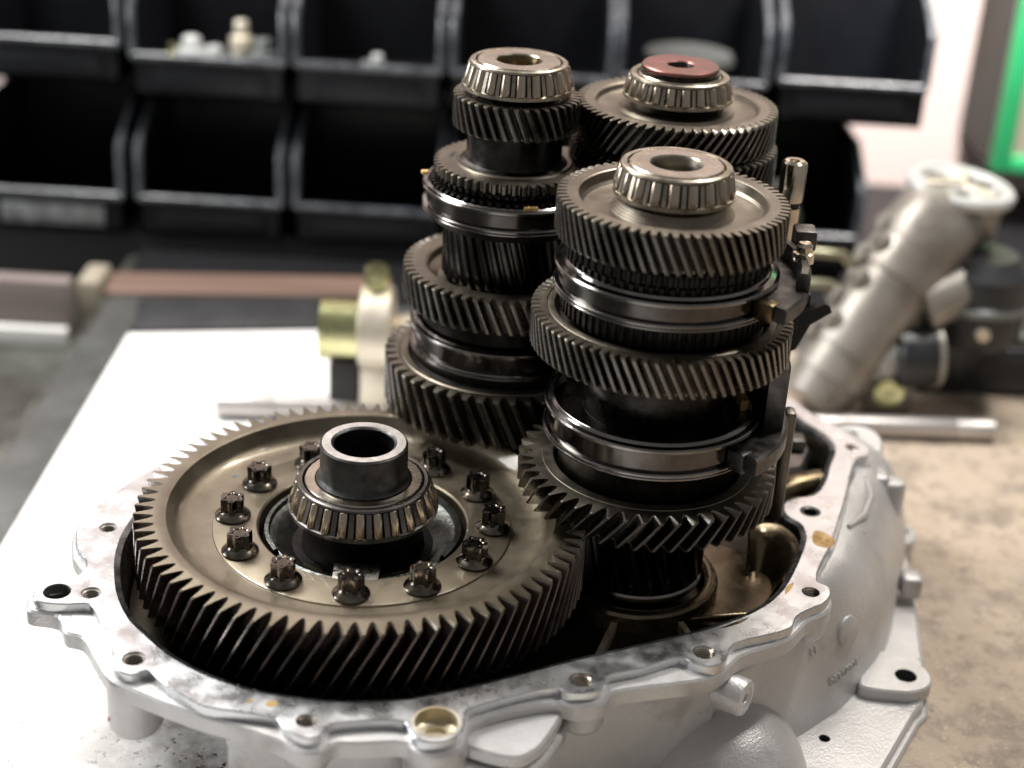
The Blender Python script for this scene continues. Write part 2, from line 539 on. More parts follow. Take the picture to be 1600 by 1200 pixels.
def gear(N, rt, rr, z0, z1, shift, prof, tipw=0.22, ch=0.10, bot=None, phase=0.0, mb=None):
    """helical gear: N teeth, tip rt, root rr; shift is how far (cm) the tooth foot runs to the right below its top"""
    mb = mb or MB()
    h = rt - rr
    t = [(0.0, rr), (0.10, rr + .04 * h), (0.20, rr + .22 * h), (0.5 - tipw * .5 - .07, rr + .66 * h), (0.5 - tipw * .5, rt - .03 * h), (0.5, rt),
         (0.5 + tipw * .5, rt - .03 * h), (0.5 + tipw * .5 + .07, rr + .66 * h), (0.80, rr + .22 * h), (0.90, rr + .04 * h)]
    L = len(t)
    n = N * L

    def ring(z, cut, drop):
        a_s = -shift / rt * (z1 - z) / (z1 - z0) * -1
        vs = []
        for k in range(N):
            for fr, r in t:
                r2 = r - cut * max(0.0, (r - rr) / h)
                zz = z - drop * max(0.0, (r - rr) / h)
                a = phase + 2 * PI * (k + fr) / N + a_s
                vs.append((r2 * math.cos(a), r2 * math.sin(a), zz))
        return vs
    rings = [ring(z1, ch * .45, ch * .22), ring(z1 - ch * .9, 0, ch * .1)]
    K = 4
    for i in range(1, K):
        rings.append(ring(z1 + (z0 - z1) * i / K, 0, 0))
    rings += [ring(z0 + ch, 0, 0), ring(z0, ch, 0)]
    mb.loft(rings[:2], 0)
    mb.loft(rings[1:-1], 1)
    mb.loft(rings[-2:], 0)

    def flat(prof, zr, base):
        vs = []
        nn = n
        for r, z in prof:
            for k in range(N):
                for fr, _ in t:
                    a = phase + 2 * PI * (k + fr) / N
                    vs.append((r * math.cos(a), r * math.sin(a), z))
        return [vs[i * nn:(i + 1) * nn] for i in range(len(prof))]
    tp = flat([(rr - 0.06, z1)], z1, 0)[0]
    mb.loft([rings[0], tp], 0)
    mb.lathe([(rr - 0.06, z1)] + prof, 128)
    bp = flat([(rr - 0.1, z0)], z0, 0)[0]
    # lower face follows the twisted foot
    a_s = shift / rt
    bp = [(p[0] * math.cos(a_s) - p[1] * math.sin(a_s), p[0] * math.sin(a_s) + p[1] * math.cos(a_s), p[2]) for p in bp]
    mb.loft([rings[-1], bp], 0)
    mb.lathe([(rr - 0.1, z0)] + (bot or [(0.5, z0)]), 64)
    return mb


def sleeve(parent, ro, ri, zt, zb, n=128, lip=.04):
    g = .24
    up_ = [(ri, zb + .1), (ri, zt + lip - .12), (ri + .04, zt + lip - .02), (ri + .11, zt + lip), (ri + .17, zt + lip - .04), (ri + .22, zt + lip * .45 - .05), (ro - .15, zt - .03), (ro - .07, zt - .005), (ro, zt - .07), (ro, zt - .19), (ro - .06, zt - .24), (ro - g, zt - .29)]
    lo_ = [(ro - g, zb + .40), (ro - .06, zb + .36), (ro, zb + .30), (ro, zb + .22), (ro - .05, zb + .18), (ro, zb + .13), (ro, zb + .08), (ro - .08, zb + .02), (ro - .25, zb), (ri, zb)]
    m_ = MB().lathe(up_, n).lathe(lo_, n)
    m_.lathe([up_[-1], lo_[0]], n, mi=1)
    return m_.build('synchro_sleeve', ['sleeve', 'groove'], parent)


def bearing(parent, rtop, ztop, rbot, zbot, nrol, bore, rface, dark=False):
    """tapered roller bearing: race > cage and every roller"""
    hgt = ztop - zbot
    race = MB()
    race.lathe([(bore, zbot - .05), (bore, ztop - .05), (bore + .05, ztop + .012), (rface - .05, ztop + .012), (rface, ztop - .04), (rface, ztop - .2),
                (rface - .1, ztop - .22)], 96)
    race.lathe([(rface - .1, ztop - .22), (rtop - .46, ztop - .23), (rbot - .46, zbot + .12), (rbot - .3, zbot + .10), (rbot - .3, zbot - .05), (bore, zbot - .05)], 96, mi=1)
    rc = race.build('bearing', ['race', 'black'], parent)  # black inner cone paints the shade in the gaps between rollers
    cg = MB()
    # upper and lower cage rings
    cg.lathe([(rface + .07, ztop - .12), (rface + .10, ztop - .02), (rtop - .10, ztop), (rtop - .02, ztop - .05), (rtop + .01, ztop - .14), (rtop - .06, ztop - .24), (rtop - .3, ztop - .24)], 96, closed=True)
    cg.lathe([(rbot - .16, zbot + .26), (rbot + .00, zbot + .22), (rbot + .01, zbot + .06), (rbot - .07, zbot), (rbot - .34, zbot - .02), (rbot - .34, zbot + .2)], 96, closed=True)
    w = 2 * PI / nrol
    zt_, zb_ = ztop - .16, zbot + .16
    for i in range(nrol):
        a = w * (i + .5)
        hw = w * (.15 if dark else .12)
        vs = []
        for z, r in ((zt_, rtop - .07), (zb_, rbot - .07)):
            for rr_, aa in ((r, a - hw), (r, a + hw), (r - .16, a + hw * .8), (r - .16, a - hw * .8)):
                vs.append((rr_ * math.cos(aa), rr_ * math.sin(aa), z))
        cg.add(vs, [(0, 1, 5, 4), (1, 2, 6, 5), (2, 3, 7, 6), (3, 0, 4, 7)])
    cg.build('cage', 'cagedark' if dark else 'cage', rc)
    # rollers
    ln = math.hypot(hgt - .40, rbot - rtop)
    r0 = (rtop - .24) * math.sin(w / 2) * (.62 if dark else .72)
    r1 = (rbot - .24) * math.sin(w / 2) * (.62 if dark else .72)
    rm = MB().lathe([(0, ln / 2), (r0 * .7, ln / 2), (r0 * .95, ln / 2 - .03), (r0, ln / 2 - .07), (r1, -ln / 2 + .07), (r1 * .95, -ln / 2 + .03), (r1 * .7, -ln / 2), (0, -ln / 2)], 14)
    ro = rm.build('roller', 'roller', rc, smooth=45)
    tilt = math.atan2(rbot - rtop, hgt)
    rmid = (rtop + rbot) / 2 - (r0 + r1) / 2 + 0.05
    for i in range(nrol):
        o = ro if i == 0 else copy_mesh(ro, rc)
        a = w * i
        o.location = Vector((rmid * math.cos(a), rmid * math.sin(a), (ztop + zbot) / 2 - .01)) * S
        o.rotation_euler = (Matrix.Rotation(a, 3, 'Z') @ Matrix.Rotation(-tilt, 3, 'Y')).to_euler()
    return rc


# ------------------------------------------------------------------ setting: bench, wall
ZB = -11.0

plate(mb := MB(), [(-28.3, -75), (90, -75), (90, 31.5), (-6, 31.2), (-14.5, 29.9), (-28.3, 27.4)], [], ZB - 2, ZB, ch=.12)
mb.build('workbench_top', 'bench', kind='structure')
WB = MB().box((-31.4, -75, ZB - 2.6), (-28.32, 36, ZB - .25), ch=.15)
WB.box((-28.2, 20, ZB - 2.6), (90, 36, ZB - .5))
MB().box((-31.4, 36.02, ZB - 2.6), (90, 73.9, ZB - .5)).build('workbench_back', 'rack', kind='structure')
WB.build('workbench_edge', 'steelgrey', kind='structure')
mb = MB().box((-80, -75, ZB - 7), (-31.5, 73.9, ZB - 4.2))
mb.box((-32.2, -75, ZB - 4.2), (-31.5, 44, ZB - .6))
mb.build('side_counter', 'sink', kind='structure')
mb = MB().box((-160, 74, -60), (160, 78, 140))
mb.build('wall', 'wall', kind='structure')
mb = MB().box((-200, -200, -95), (200, 90, -92))
mb.build('floor', 'rubber', kind='structure')

RZ = Matrix.Rotation(R_(8), 4, 'Z')
Mt = Matrix.Translation((-31.8, 34.4, 0)) @ Matrix.Rotation(R_(6), 4, 'Z')
tag(MB().box((0, 0, ZB - .49), (22, 4.0, ZB + .15), ch=.1, M4=Mt).build('wood_batten', 'wood'), 'worn brown wooden batten lying along the bench in front of the black bins', 'batten')
Mt = Matrix.Translation((-28.1, 27.9, 0)) @ Matrix.Rotation(R_(10), 4, 'Z')
tag(MB().box((.1, 0, ZB - .49), (17, 6.0, ZB + .1), ch=.2, M4=Mt).build('rubber_mat', 'rubber'), 'black rubber strip lying between the white board and the wooden batten', 'mat')
tag(MB().box((-52, 34.0, ZB - 4.2), (-34.4, 35.6, ZB + .9), ch=.3).build('storage_box', 'beigebox'), 'dull mauve box on the side counter at the far left', 'box')
tag(MB().box((-34.2, 35.0, ZB - 4.2), (-32.4, 39, ZB + .6), ch=.3).build('block', 'beige'), 'small beige block between the mauve box and the steel bench edge', 'block')
tag(MB().box((-52, 32.9, ZB - 4.2), (-34.6, 33.8, ZB - 2.7), ch=.12).build('metal_ledge', 'ledge'), 'bright pale metal strip along the foot of the mauve box', 'strip')

# ------------------------------------------------------------------ bins on their rack
rack = thing('bin_rack', (0, 58, ZB), 'black rack carrying two rows of plastic parts bins behind the bench', 'rack')
mb = MB()
mb.box((-48, 5, -4), (28, 6, 40))
mb.build('back_panel', 'rack', rack)
for zz in (1.2, 12.8):
    MB().box((-48, -9, zz), (28, 5, zz + .5)).build('shelf', 'rack', rack)
MB().box((-48, -12.3, -4), (27, -11.5, 1.2), ch=.1).build('front_rail', 'rack', rack)


def bin_thing(x0, x1, zl, lab, y=45.0, label_plate=False):
    w = x1 - x0
    t = thing('parts_bin', ((x0 + x1) / 2, y, zl), lab, 'bin', 'black plastic parts bins on the rack')
    h = w / 2
    b = MB()
    dn = -3.3
    th = .3
    D = 13.0
    # low front wall, rolled lip, base
    b.box((-h, 0, dn), (h, th, -.25))
    b.box((-h, 0, dn), (h, D, dn + th))
    b.box((-h, D - th, dn), (h, D, 6.6))
    # side walls with the sloping shoulder
    for s in (-1, 1):
        xo, xi = s * h, s * (h - th)
        prof = [(0, dn), (0, 3.9), (1.0, 4.7), (5.2, 6.6), (D, 6.6), (D, dn)]
        vs = [(xo, p[0], p[1]) for p in prof] + [(xi, p[0], p[1]) for p in prof]
        n = len(prof)
        b.add(vs, [tuple(range(n)), tuple(reversed(range(n, 2 * n)))] + [(i, (i + 1) % n, n + (i + 1) % n, n + i) for i in range(n)])
    b.build('bin_body', 'plastic', t)
    MB().tube([(-h, -.1, -.1), (h, -.1, -.1)], .34, 12).build('front_lip', 'gloss', t)
    for s in (-1, 1):
        MB().tube([(s * (h - .12), -.08, -.1), (s * (h - .12), -.08, 3.6), (s * (h - .12), .25, 4.2), (s * (h - .12), 5.2, 6.6)], [.32, .32, .36, .28], 10).build('side_bead', 'gloss', t)
    lh = MB().box((-h * .72, -.22, dn + .5), (h * .72, 0, -1.0), ch=.08)
    lh.build('label_holder', 'plasticlabel' if label_plate else 'plastic', t)
    return t


row1 = [(-44.0, -32.3), (-31.45, -19.3), (-18.55, -6.95), (-6.2, 6.45), (6.9, 18.6), (19.5, 31.2)]
z1s = [5.9, 5.05, 5.1, 5.15, 5.5, 6.0]
names1 = ['upper black bin at the far left of the rack with a bare pale lip', 'upper black bin holding a heap of white plastic fittings',
          'upper black bin with one small pale knob inside, left of the tall gear stack', 'upper black bin right behind the top of the left gear stack',
          'upper black bin holding a grey disc, behind the red shim', 'upper black bin at the right end of its row beside the pink wall']
for (a, b_), z, lab in zip(row1, z1s, names1):
    bin_thing(a, b_, z, lab)
row2 = [(-44.6, -32.75), (-31.5, -19.7), (-18.65, -6.6), (-6.0, 5.8), (6.6, 18.0), (18.7, 27.6)]
names2 = ['lower black bin at the far left with a scuffed grey label plate', 'lower black bin above the middle of the wooden batten',
          'lower black bin just left of the grooved sleeve of the left stack', 'lower black bin hidden behind the left gear stack',
          'lower black bin hidden between the two rear gear stacks', 'lower black bin behind the bright shift rail pin']
for i, ((a, b_), lab) in enumerate(zip(row2, names2)):
    bin_thing(a, b_, -6.75, lab, label_plate=(i == 0))

# loose fittings inside the bins
def fitting(x, z, r, h, m, lab, y=46.6, axis='Z'):
    q = int(abs(x) * 7) % 3
    b = MB().lathe([(0, 0), (r, 0), (r, h * .5), (r * 1.3, h * .52), (r * 1.3, h * .74), (r * .75, h * .78), (r * .75, h * .97), (r * .6, h), (0, h)], (6, 16, 8)[q])
    b.tube([(0, 0, h * .62), (r * (1.9, -1.8, 1.6)[q], -.4, h * (.55, .8, .45)[q])], r * .4, 8)
    b.tube([(r * .3, -.2, h * .3), (-r * 1.5, -.7, h * (.34, .2, .4)[q])], r * .5, 6)
    o = b.build('fitting', m, None, (x, y, z))
    return tag(o, lab, 'fitting', 'loose fittings in the bins')


for x, z, r, h, m, lab in [(-27.0, 2.7, 1.0, 3.6, 'whitealu', 'stubby white fitting left in the heap in the upper bin'),
                           (-25.2, 2.7, .9, 2.9, 'whitealu', 'low white fitting beside the tall one in the upper bin'),
                           (-23.0, 2.7, .75, 5.1, 'paleclamp', 'tallest cream fitting standing in the heap in the upper bin'),
                           (-21.3, 2.7, .95, 3.7, 'greytrim', 'grey white fitting at the right of the heap in the upper bin'),
                           (-28.6, 2.7, .45, 3.0, 'zinc', 'small greenish fitting at the left edge of the heap'),
                           (-12.2, 2.6, .6, 3.1, 'whitealu', 'single small pale knob lying in the third upper bin'),
                           (-1.6, 2.4, 1.1, 3.6, 'wood', 'small tan knob showing above the left gear stack')]:
    fitting(x, z, r, h, m, lab)
tag(MB().lathe([(0, 0), (3.5, 0), (3.7, .4), (3.5, .9), (1.5, 1.0), (0, 1.0)], 40).build('grey_disc', 'steelgrey', None, (12.6, 48.2, 6.0)), 'flat grey metal disc lying in the bin behind the red shim', 'disc')

# green framed cabinet on the pink wall
cab = thing('wall_cabinet', (53, 74, -5.3), 'grey cabinet with a bright green front frame hanging on the pink wall', 'cabinet')
x0, x1_, ya, yb = -10.6, 40, -11.5, -.02
MB().box((x0, ya, 0), (x1_, yb, 17.2)).box((x0, ya, 17.26), (x1_, yb, 60)).build('carcass', 'cabinet', cab)
fr = MB()
fr.box((x0 - .1, ya - 1.2, -.3), (x0 + 1.7, ya - .02, 60), ch=.2)
fr.box((x0 + 1.72, ya - 1.2, -.3), (x1_, ya - .02, 1.1), ch=.2)
fr.build('front_frame', 'green', cab)
MB().box((x0 + 1.72, ya - .5, 1.12), (x1_, ya - .02, 60)).build('door_panel', 'beige', cab)

# ------------------------------------------------------------------ bench clutter
rod = thing('steel_rod', (-19.4, 15.3, ZB), 'long ground steel rod lying on the bench behind the gearbox', 'rod')
A_, B_ = Vector((0, 0, .83)), Vector((52.2, 3.0, .72))
def lerp(a, b, t): return a + (b - a) * t
mb = MB().tube([lerp(A_, B_, t) for t in (0, .004, .068, .0725)], [.70, .80, .80, .74], 24)
mb.build('rod_end', 'chrome', rod)
mb = MB().tube([lerp(A_, B_, t) for t in (.0726, .0727, .30, .80)], [.66, .70, .70, .66], 24)
mb.tube([lerp(A_, B_, t) for t in (.8001, .802, .945, .947)], [.70, .72, .72, .66], 24)
mb.build('rod_body', 'chrome', rod)
MB().tube([lerp(A_, B_, t) for t in (.9471, .95, .997, 1)], [.66, .72, .72, .60], 24).build('rod_tip', 'chrome', rod)

zs = thing('strut_bush', (-9.6, 17, ZB), 'yellow zinc bush with a pale clamp ring left of the gear stacks', 'bush')
c0 = 6.0
MB().tube([(-3.1, 0, c0), (-3.05, 0, c0), (-.5, 0, c0)], [1.9, 2.05, 2.05], 32).build('zinc_sleeve', 'zinc', zs)
MB().tube([(-.5, 0, c0 + .3), (-.4, 0, c0 + .3), (1.5, 0, c0 + .3), (1.6, 0, c0 + .3)], [2.6, 2.75, 2.75, 2.6], 32).box((-.4, -1.6, .4), (1.5, 1.6, 4), ch=.2).build('clamp_ring', 'paleclamp', zs)
MB().lathe([(0, 10.6), (.7, 10.6), (.8, 10.4), (.8, 9.3), (.55, 9.2), (.55, 8.6)], 6, c=(.5, 0)).build('clamp_bolt', 'zinc', zs)
MB().box((-2.4, -1.5, 0), (-.5, 1.5, c0 - 1.7), ch=.15).build('foot', 'rubber', zs)
MB().tube([(1.6, 0, c0), (2.0, 0, c0), (3.4, 0, c0), (5.5, .6, c0)], [1.0, 1.25, 1.25, .9], 20).build('stub_shaft', 'paleclamp', zs)
MB().lathe([(0, 0), (2.1, 0), (2.1, 1.0), (1.2, 1.3), (1.2, 2), (0, 2)], 28, c=(4.2, -2.4)).build('base_cap', 'blackpaint', zs)

# steering gear: slanting cast tube with a white flange
sg = thing('steering_gear', (21, 21, ZB), 'slanting cast aluminium steering gear tube topped by a white round flange', 'steering gear')
P0, P1 = Vector((.1, -.2, 1.6)), Vector((7.3, 4.0, 13.0))
P2 = Vector((8.6, 5.2, 15.2))
ax = (P1 - P0).normalized()
tb = MB().tube([P0 - ax * 1.0, P0 - ax * .6, P0 + ax * 1.2, P0 + ax * 1.25, P0 + ax * 3.3, P0 + ax * 3.4, P0 + ax * 9.2, P0 + ax * 9.5, P1 - ax * .2, P1],
               [1.7, 2.35, 2.55, 2.7, 2.7, 2.85, 2.85, 3.15, 3.0, 2.4], 36)
tb.build('tube', 'castpart', sg)
nk = MB().tube([P1 - ax * 2.6, P1 - ax * 1.2, P1 - ax * .2, P2 + Vector((.1, .2, -2.0)), P2 + Vector((.25, .2, -.7))], [3.1, 3.3, 3.1, 2.75, 2.3], 32)
nk.lathe([(0, -2.6), (2.0, -2.6), (2.35, -2.2), (2.3, -.9), (2.9, -.52), (3.2, -.5)], 36, M4=Matrix.Translation(P2 + Vector((.25, .2, -.1))) @ Matrix.Rotation(R_(5), 4, 'Y'))
nk.tube([P2 + Vector((2.2, -.4, -3.6)), P2 + Vector((1.6, -.2, -2.2)), P2 + Vector((1.0, 0, -1.3))], [1.0, 1.9, 2.2], 24)
nk.build('neck', 'castpart', sg)
fl = MB()
Mf = Matrix.Translation(P2 + Vector((.25, .2, -.1))) @ Matrix.Rotation(R_(5), 4, 'Y') @ Matrix.Rotation(R_(3), 4, 'X')
fl.lathe([(0, -.5), (3.3, -.5), (3.7, -.35), (3.75, .1), (3.55, .32), (2.9, .34), (2.7, .14), (0, .12)], 48, M4=Mf)
fl.build('top_flange', 'whitealu', sg)
for a, rr_, dd in ((150, .75, 1.75), (60, .6, 1.5), (20, .62, 1.9), (260, .5, 1.7)):
    MB().lathe([(0, .16), (rr_ * .7, .16), (rr_, .2), (rr_ * 1.15, .13)], 18, c=(dd * math.cos(R_(a)), dd * math.sin(R_(a))), M4=Mf).build('hole_shade_disc', 'hole_shade', sg)  # raised dark discs paint the shade of holes in the flange
sp = MB()
for a in (75, 195, 315):
    sp.box((.2, -.32, .1), (2.65, .32, .4), M4=Mf @ Matrix.Rotation(R_(a), 4, 'Z'), ch=.1)
sp.build('spider', 'paleclamp', sg)
side = -ax.cross(Vector((0, 1, 0))).normalized()
sm_ = MB()
for t, r_ in ((1.3, 2.78), (3.35, 2.95), (9.35, 3.26)):
    sm_.tube([P0 + ax * (t - .12), P0 + ax * (t - .08), P0 + ax * (t + .08), P0 + ax * (t + .12)], [r_ - .15, r_, r_, r_ - .15], 36)
sm_.build('seam_ring', 'castpart', sg)
MB().tube([P0 + ax * 9.6 + Vector((1.4, -1.6, -1.4)), P0 + ax * 11.6 + Vector((3.4, -1.3, -1.7)), P0 + ax * 12.6 + Vector((4.6, -.6, -1.6))], [1.9, 1.8, 1.3], 24).build('side_arm', 'castpart', sg, smooth=50)
for t in (5.0, 8.2, 11.0):
    q = P0 + ax * t - side * 2.6 + Vector((0, -1.2, 0))
    MB().tube([q + side * .6, q - side * .5, q - side * .55], [.75, .7, .5], 16).tube([q - side * .54, q - side * .95, q - side * 1.0], [.4, .4, .3], 6).build('plug', 'castpart', sg)
lg = MB()
for t in (3.6, 6.2, 9.6, 12.2):
    lg.tube([P0 + ax * t - side * 2.2, P0 + ax * t - side * 3.3 + Vector((-.2, -.3, 0))], [.9, .65], 16)
lg.build('lug', 'castpart', sg)
MB().tube(catmull3 := [P0 + ax * 8 - side * 2.0, P0 + ax * 8.6 - side * 4.2, P0 + ax * 7.4 - side * 6.4, P0 + ax * 5.4 - side * 7.4, P0 + ax * 4.2 - side * 7.4], [.36] * 5, 12).build('pipe', 'hose', sg)
MB().tube([P0 + ax * 6.6 - side * 2.2, P0 + ax * 6.4 - side * 3.9, P0 + ax * 5.2 - side * 6.0, P0 + ax * 4.4 - side * 7], [.36] * 4, 12).build('pipe', 'hose', sg)
# bracket with its bushing to the right of the tube's foot
br = MB().box((3.3, -.6, .3), (6.6, 1.2, 4.4), ch=.3)
br.tube([(3.3, .4, 3.6), (3.0, .8, 7.2)], [.45, .4], 12).tube([(6.1, .4, 3.8), (6.0, .8, 7.4)], [.5, .45], 12)
br.box((3.2, .5, 3.5), (5.7, 1.5, 6.3), ch=.4)
br.build('bracket', 'castpart', sg)
MB().lathe([(0, .15), (.3, .15), (.34, .45), (1.0, .5), (1.1, .4), (1.1, -.1)], 28, M4=Matrix.Translation((4.75, -.62, 2.2)) @ Matrix.Rotation(R_(90), 4, 'X')).build('bushing', 'zinc', sg)

mo = thing('electric_motor', (30.5, 24, ZB), 'dark cylindrical electric motor with a grey band behind the steering gear', 'motor')
MB().lathe([(0, 5.2), (3.0, 5.2), (3.3, 5.5), (3.3, 7.6), (3.45, 7.7), (3.45, 8.3), (3.3, 8.4), (3.2, 10.2), (2.2, 11.3), (0, 11.4)], 40, c=(1.2, 0)).build('motor_case', 'blackpaint', mo)
MB().lathe([(3.46, 8.25), (3.56, 8.2), (3.56, 7.8), (3.46, 7.75)], 40, c=(1.2, 0), closed=True).build('band', 'greytrim', mo)
MB().tube([(1.0, -3.3, 6.7), (1.0, -3.7, 6.7)], [.5, .45], 12).build('screw', 'paleclamp', mo)
pu = MB().tube([(-4.6, -2.6, 4.4), (-4.5, -2.6, 4.4), (-2.0, -2.2, 4.6), (-1.9, -2.2, 4.6)], [2.0, 2.3, 2.3, 2.0], 32)
pu.build('pulley', 'blackpaint', mo)
MB().tube([(-2.05, -2.3, 4.6), (-1.7, -2.25, 4.62)], [2.42, 2.42], 32).build('pulley_rim', 'castpart', mo)
MB().tube([(-6.4, -2.9, 4.2), (-6.3, -2.9, 4.2), (-4.7, -2.6, 4.4)], [1.2, 1.5, 1.7], 28).build('collar', 'whitealu', mo)
MB().box((-1.8, 1.0, 0), (1.6, 3, 5.3), ch=.2).build('motor_foot', 'blackpaint', mo)

bx = thing('battery_box', (37.5, 27, ZB), 'black box with a grey rimmed recessed top at the right edge of the bench', 'box')
MB().box((-6.6, -1.8, 0), (6.4, 6.2, 3.7), ch=.35).build('box_body', 'blackpaint', bx)
tp_ = MB()
tp_.box((-5.9, -1.3, 3.75), (5.6, -.5, 4.6), ch=.2).box((-5.9, -.45, 3.75), (-5.0, 5.4, 7.0), ch=.2).box((1.4, -.45, 3.75), (2.4, 5.4, 7.0), ch=.2)
tp_.build('rim', 'greytrim', bx)
MB().box((-4.95, -.4, 3.72), (1.35, 5.4, 4.1)).build('recess_floor', 'rubber', bx)
MB().box((-4.5, -1.95, 1.2), (6.2, -1.82, 2.9), ch=.05).build('front_panel', 'rubber', bx)

wb = thing('grey_canister', (18.5, 36, ZB), 'blurred grey canister standing behind the shift rail pin', 'canister')
MB().lathe([(0, 0), (2.6, 0), (2.6, 9), (2.2, 10), (1.2, 10.4), (1.2, 11.4), (0, 11.4)], 28).build('canister_body', 'cabinet', wb)

# ------------------------------------------------------------------ gearbox housing
ZF = -2.6
inner_trace = [[-17.59, -16.78], [-17.04, -18.44], [-16.11, -20.19], [-15.15, -21.3], [-13.9, -22.57], [-12.05, -23.85], [-9.74, -24.78], [-7.6, -25.1], [-5.5, -25.1], [-3.44, -24.69], [-2.42, -24.3], [-0.86, -23.6], [0.18, -23.08], [3.15, -21.5], [6.24, -20.03], [9.62, -18.29], [11.78, -16.71], [13.03, -15.17], [13.91, -13.28], [14.85, -10.58], [15.0, -9.73], [14.89, -8.7], [14.34, -8.01], [14.22, -7.45], [14.38, -6.72], [14.98, -6.2], [15.97, -5.75], [16.68, -4.6], [17.36, -2.44], [17.95, -0.48], [17.85, 0.7], [17.36, 1.72], [16.77, 2.58], [15.95, 4.08]]
inner_trace += [[14.3, 5.9], [12, 7.4], [9, 8.3], [6, 8.3], [3, 7.2], [0, 5.4], [-2.2, 2.4], [-3.6, -1.2], [-5.5, -2.2], [-8.2, -2.2], [-11.2, -3.1], [-14.0, -4.8], [-16.2, -7.2], [-17.6, -10.0], [-18.1, -13.2], [-17.95, -15.2]]
outer_trace = [[-18.04, -19.25], [-17.21, -20.79], [-16.26, -22.34], [-15.91, -23.62], [-15.02, -24.11], [-14.44, -23.74], [-13.87, -24.26], [-13.44, -24.65], [-12.44, -25.41], [-11.61, -25.87], [-10.02, -26.14], [-8.7, -26.35], [-8.24, -26.95], [-7.24, -27.53], [-6.77, -27.26], [-6.54, -26.71], [-6.26, -26.49], [-3.58, -26.12], [-3.34, -26.54], [-2.98, -27.15], [-2.31, -27.33], [-1.52, -26.98], [-1.15, -26.26], [-1.1, -25.27], [-0.68, -24.86], [2.6, -23.31], [2.87, -23.54], [3.54, -23.61], [4.37, -23.31], [4.6, -22.76], [4.72, -22.31], [6.17, -21.63], [7.99, -20.66], [8.51, -21.03], [9.27, -21.19], [9.87, -20.76], [10.18, -19.89], [10.51, -19.33], [13.1, -17.94], [13.52, -17.0], [14.3, -16.25], [14.89, -15.82], [15.37, -15.03], [15.36, -14.33], [14.91, -13.94], [16.25, -10.07], [17.53, -5.97], [18.99, -1.38], [19.57, -1.02], [19.82, -0.25], [19.35, 0.74], [18.44, 2.16], [17.0, 4.21], [16.25, 5.77]]
outer_back = [[14.8, 7.6], [12, 9.0], [9, 9.9], [5.6, 9.9], [2.2, 8.7], [-1.2, 6.6], [-3.4, 3.2], [-4.6, .3], [-6.2, -.8], [-8.6, -.8], [-11.8, -1.6], [-15.2, -3.6], [-17.8, -6.4], [-19.3, -9.2], [-20.3, -12.2], [-20.0, -14.4], [-19.0, -16.2], [-19.4, -17.4]]
ear_top = [[-20.0, -17.75], [-20.61, -18.04], [-20.72, -18.6], [-20.5, -19.16], [-19.26, -19.36]]
shelf_trace = [[-18.72, -20.77], [-17.95, -21.03], [-16.9, -22.6], [-15.95, -23.9], [-14.73, -24.6], [-12.21, -25.75], [-9.96, -26.55], [-8.4, -27.2], [-7.31, -27.85], [-6.7, -27.7], [-6.2, -27.15], [-5.25, -27.05], [-3.4, -26.85], [-2.97, -27.3], [-2.29, -27.62], [-1.31, -27.25], [-.95, -26.4], [-.8, -25.4], [2.6, -23.75], [3.54, -23.9], [4.55, -23.55], [4.95, -22.85], [5.62, -22.5], [9.26, -21.35], [10.04, -20.6], [10.84, -19.55], [13.03, -18.2], [14.16, -16.6], [15.0, -15.95], [15.5, -15.05], [15.46, -14.2], [15.1, -13.6], [16.45, -10.0], [17.7, -5.9], [19.05, -1.5], [19.75, -1.1], [19.95, -0.2], [19.5, 0.8], [18.6, 2.3], [17.2, 4.4], [16.45, 5.9]]
holes = [[-18.87, -12.83, 0.42], [-18.22, -18.36, 0.45], [-15.18, -23.01, 0.50], [-7.45, -26.43, 0.42], [-2.25, -26.04, 0.88], [3.63, -22.68, 0.5], [9.03, -20.19, 0.5], [14.46, -14.91, 0.42], [15.53, -7.43, 0.46], [18.88, -0.14, 0.36]]
ear_hole = (-19.72, -18.41, .62)

hs = thing('gearbox_housing', (0, 0, ZB), 'open cast aluminium gearbox housing holding the gears, with a bright machined rim', 'gearbox housing')
HZ = (0, 0, -ZB)             # children are written in bench-free coordinates
inner = ccw(catmull(inner_trace, 5))
outer = ccw(catmull(outer_trace + outer_back + ear_top, 4))
shelf_back = [(p[0] * 1.012, p[1] * 1.0 + (.15 if p[1] > 0 else 0)) for p in outer_back] + [[-20.3, -17.7], [-20.95, -18.0], [-21.05, -18.6], [-20.8, -19.3], [-19.4, -19.6]]
shelf = ccw(catmull(shelf_trace + shelf_back, 4))
mb = MB()
plate(mb, outer, [inner] + [circle(h, h[2]) for h in holes] + [circle(ear_hole, ear_hole[2])], ZF - .48, ZF, ch=.05, bottom=False)
mb.build('mating_rim', 'flange', hs, HZ, smooth=25)
mb = MB()
rings = []
for d, z in ((.05, ZF - .40), (.0, ZF - .46), (0, ZF - .50)):
    rings.append([(p[0], p[1], z) for p in offset(outer, d + .02)])
sh_in = offset(shelf, -.06)
plate(mb, shelf, [offset(outer, -.25)], ZF - 1.25, ZF - .47, ch=.10, bottom=False)
mb.build('rim_shelf', 'alu', hs, HZ, smooth=40)
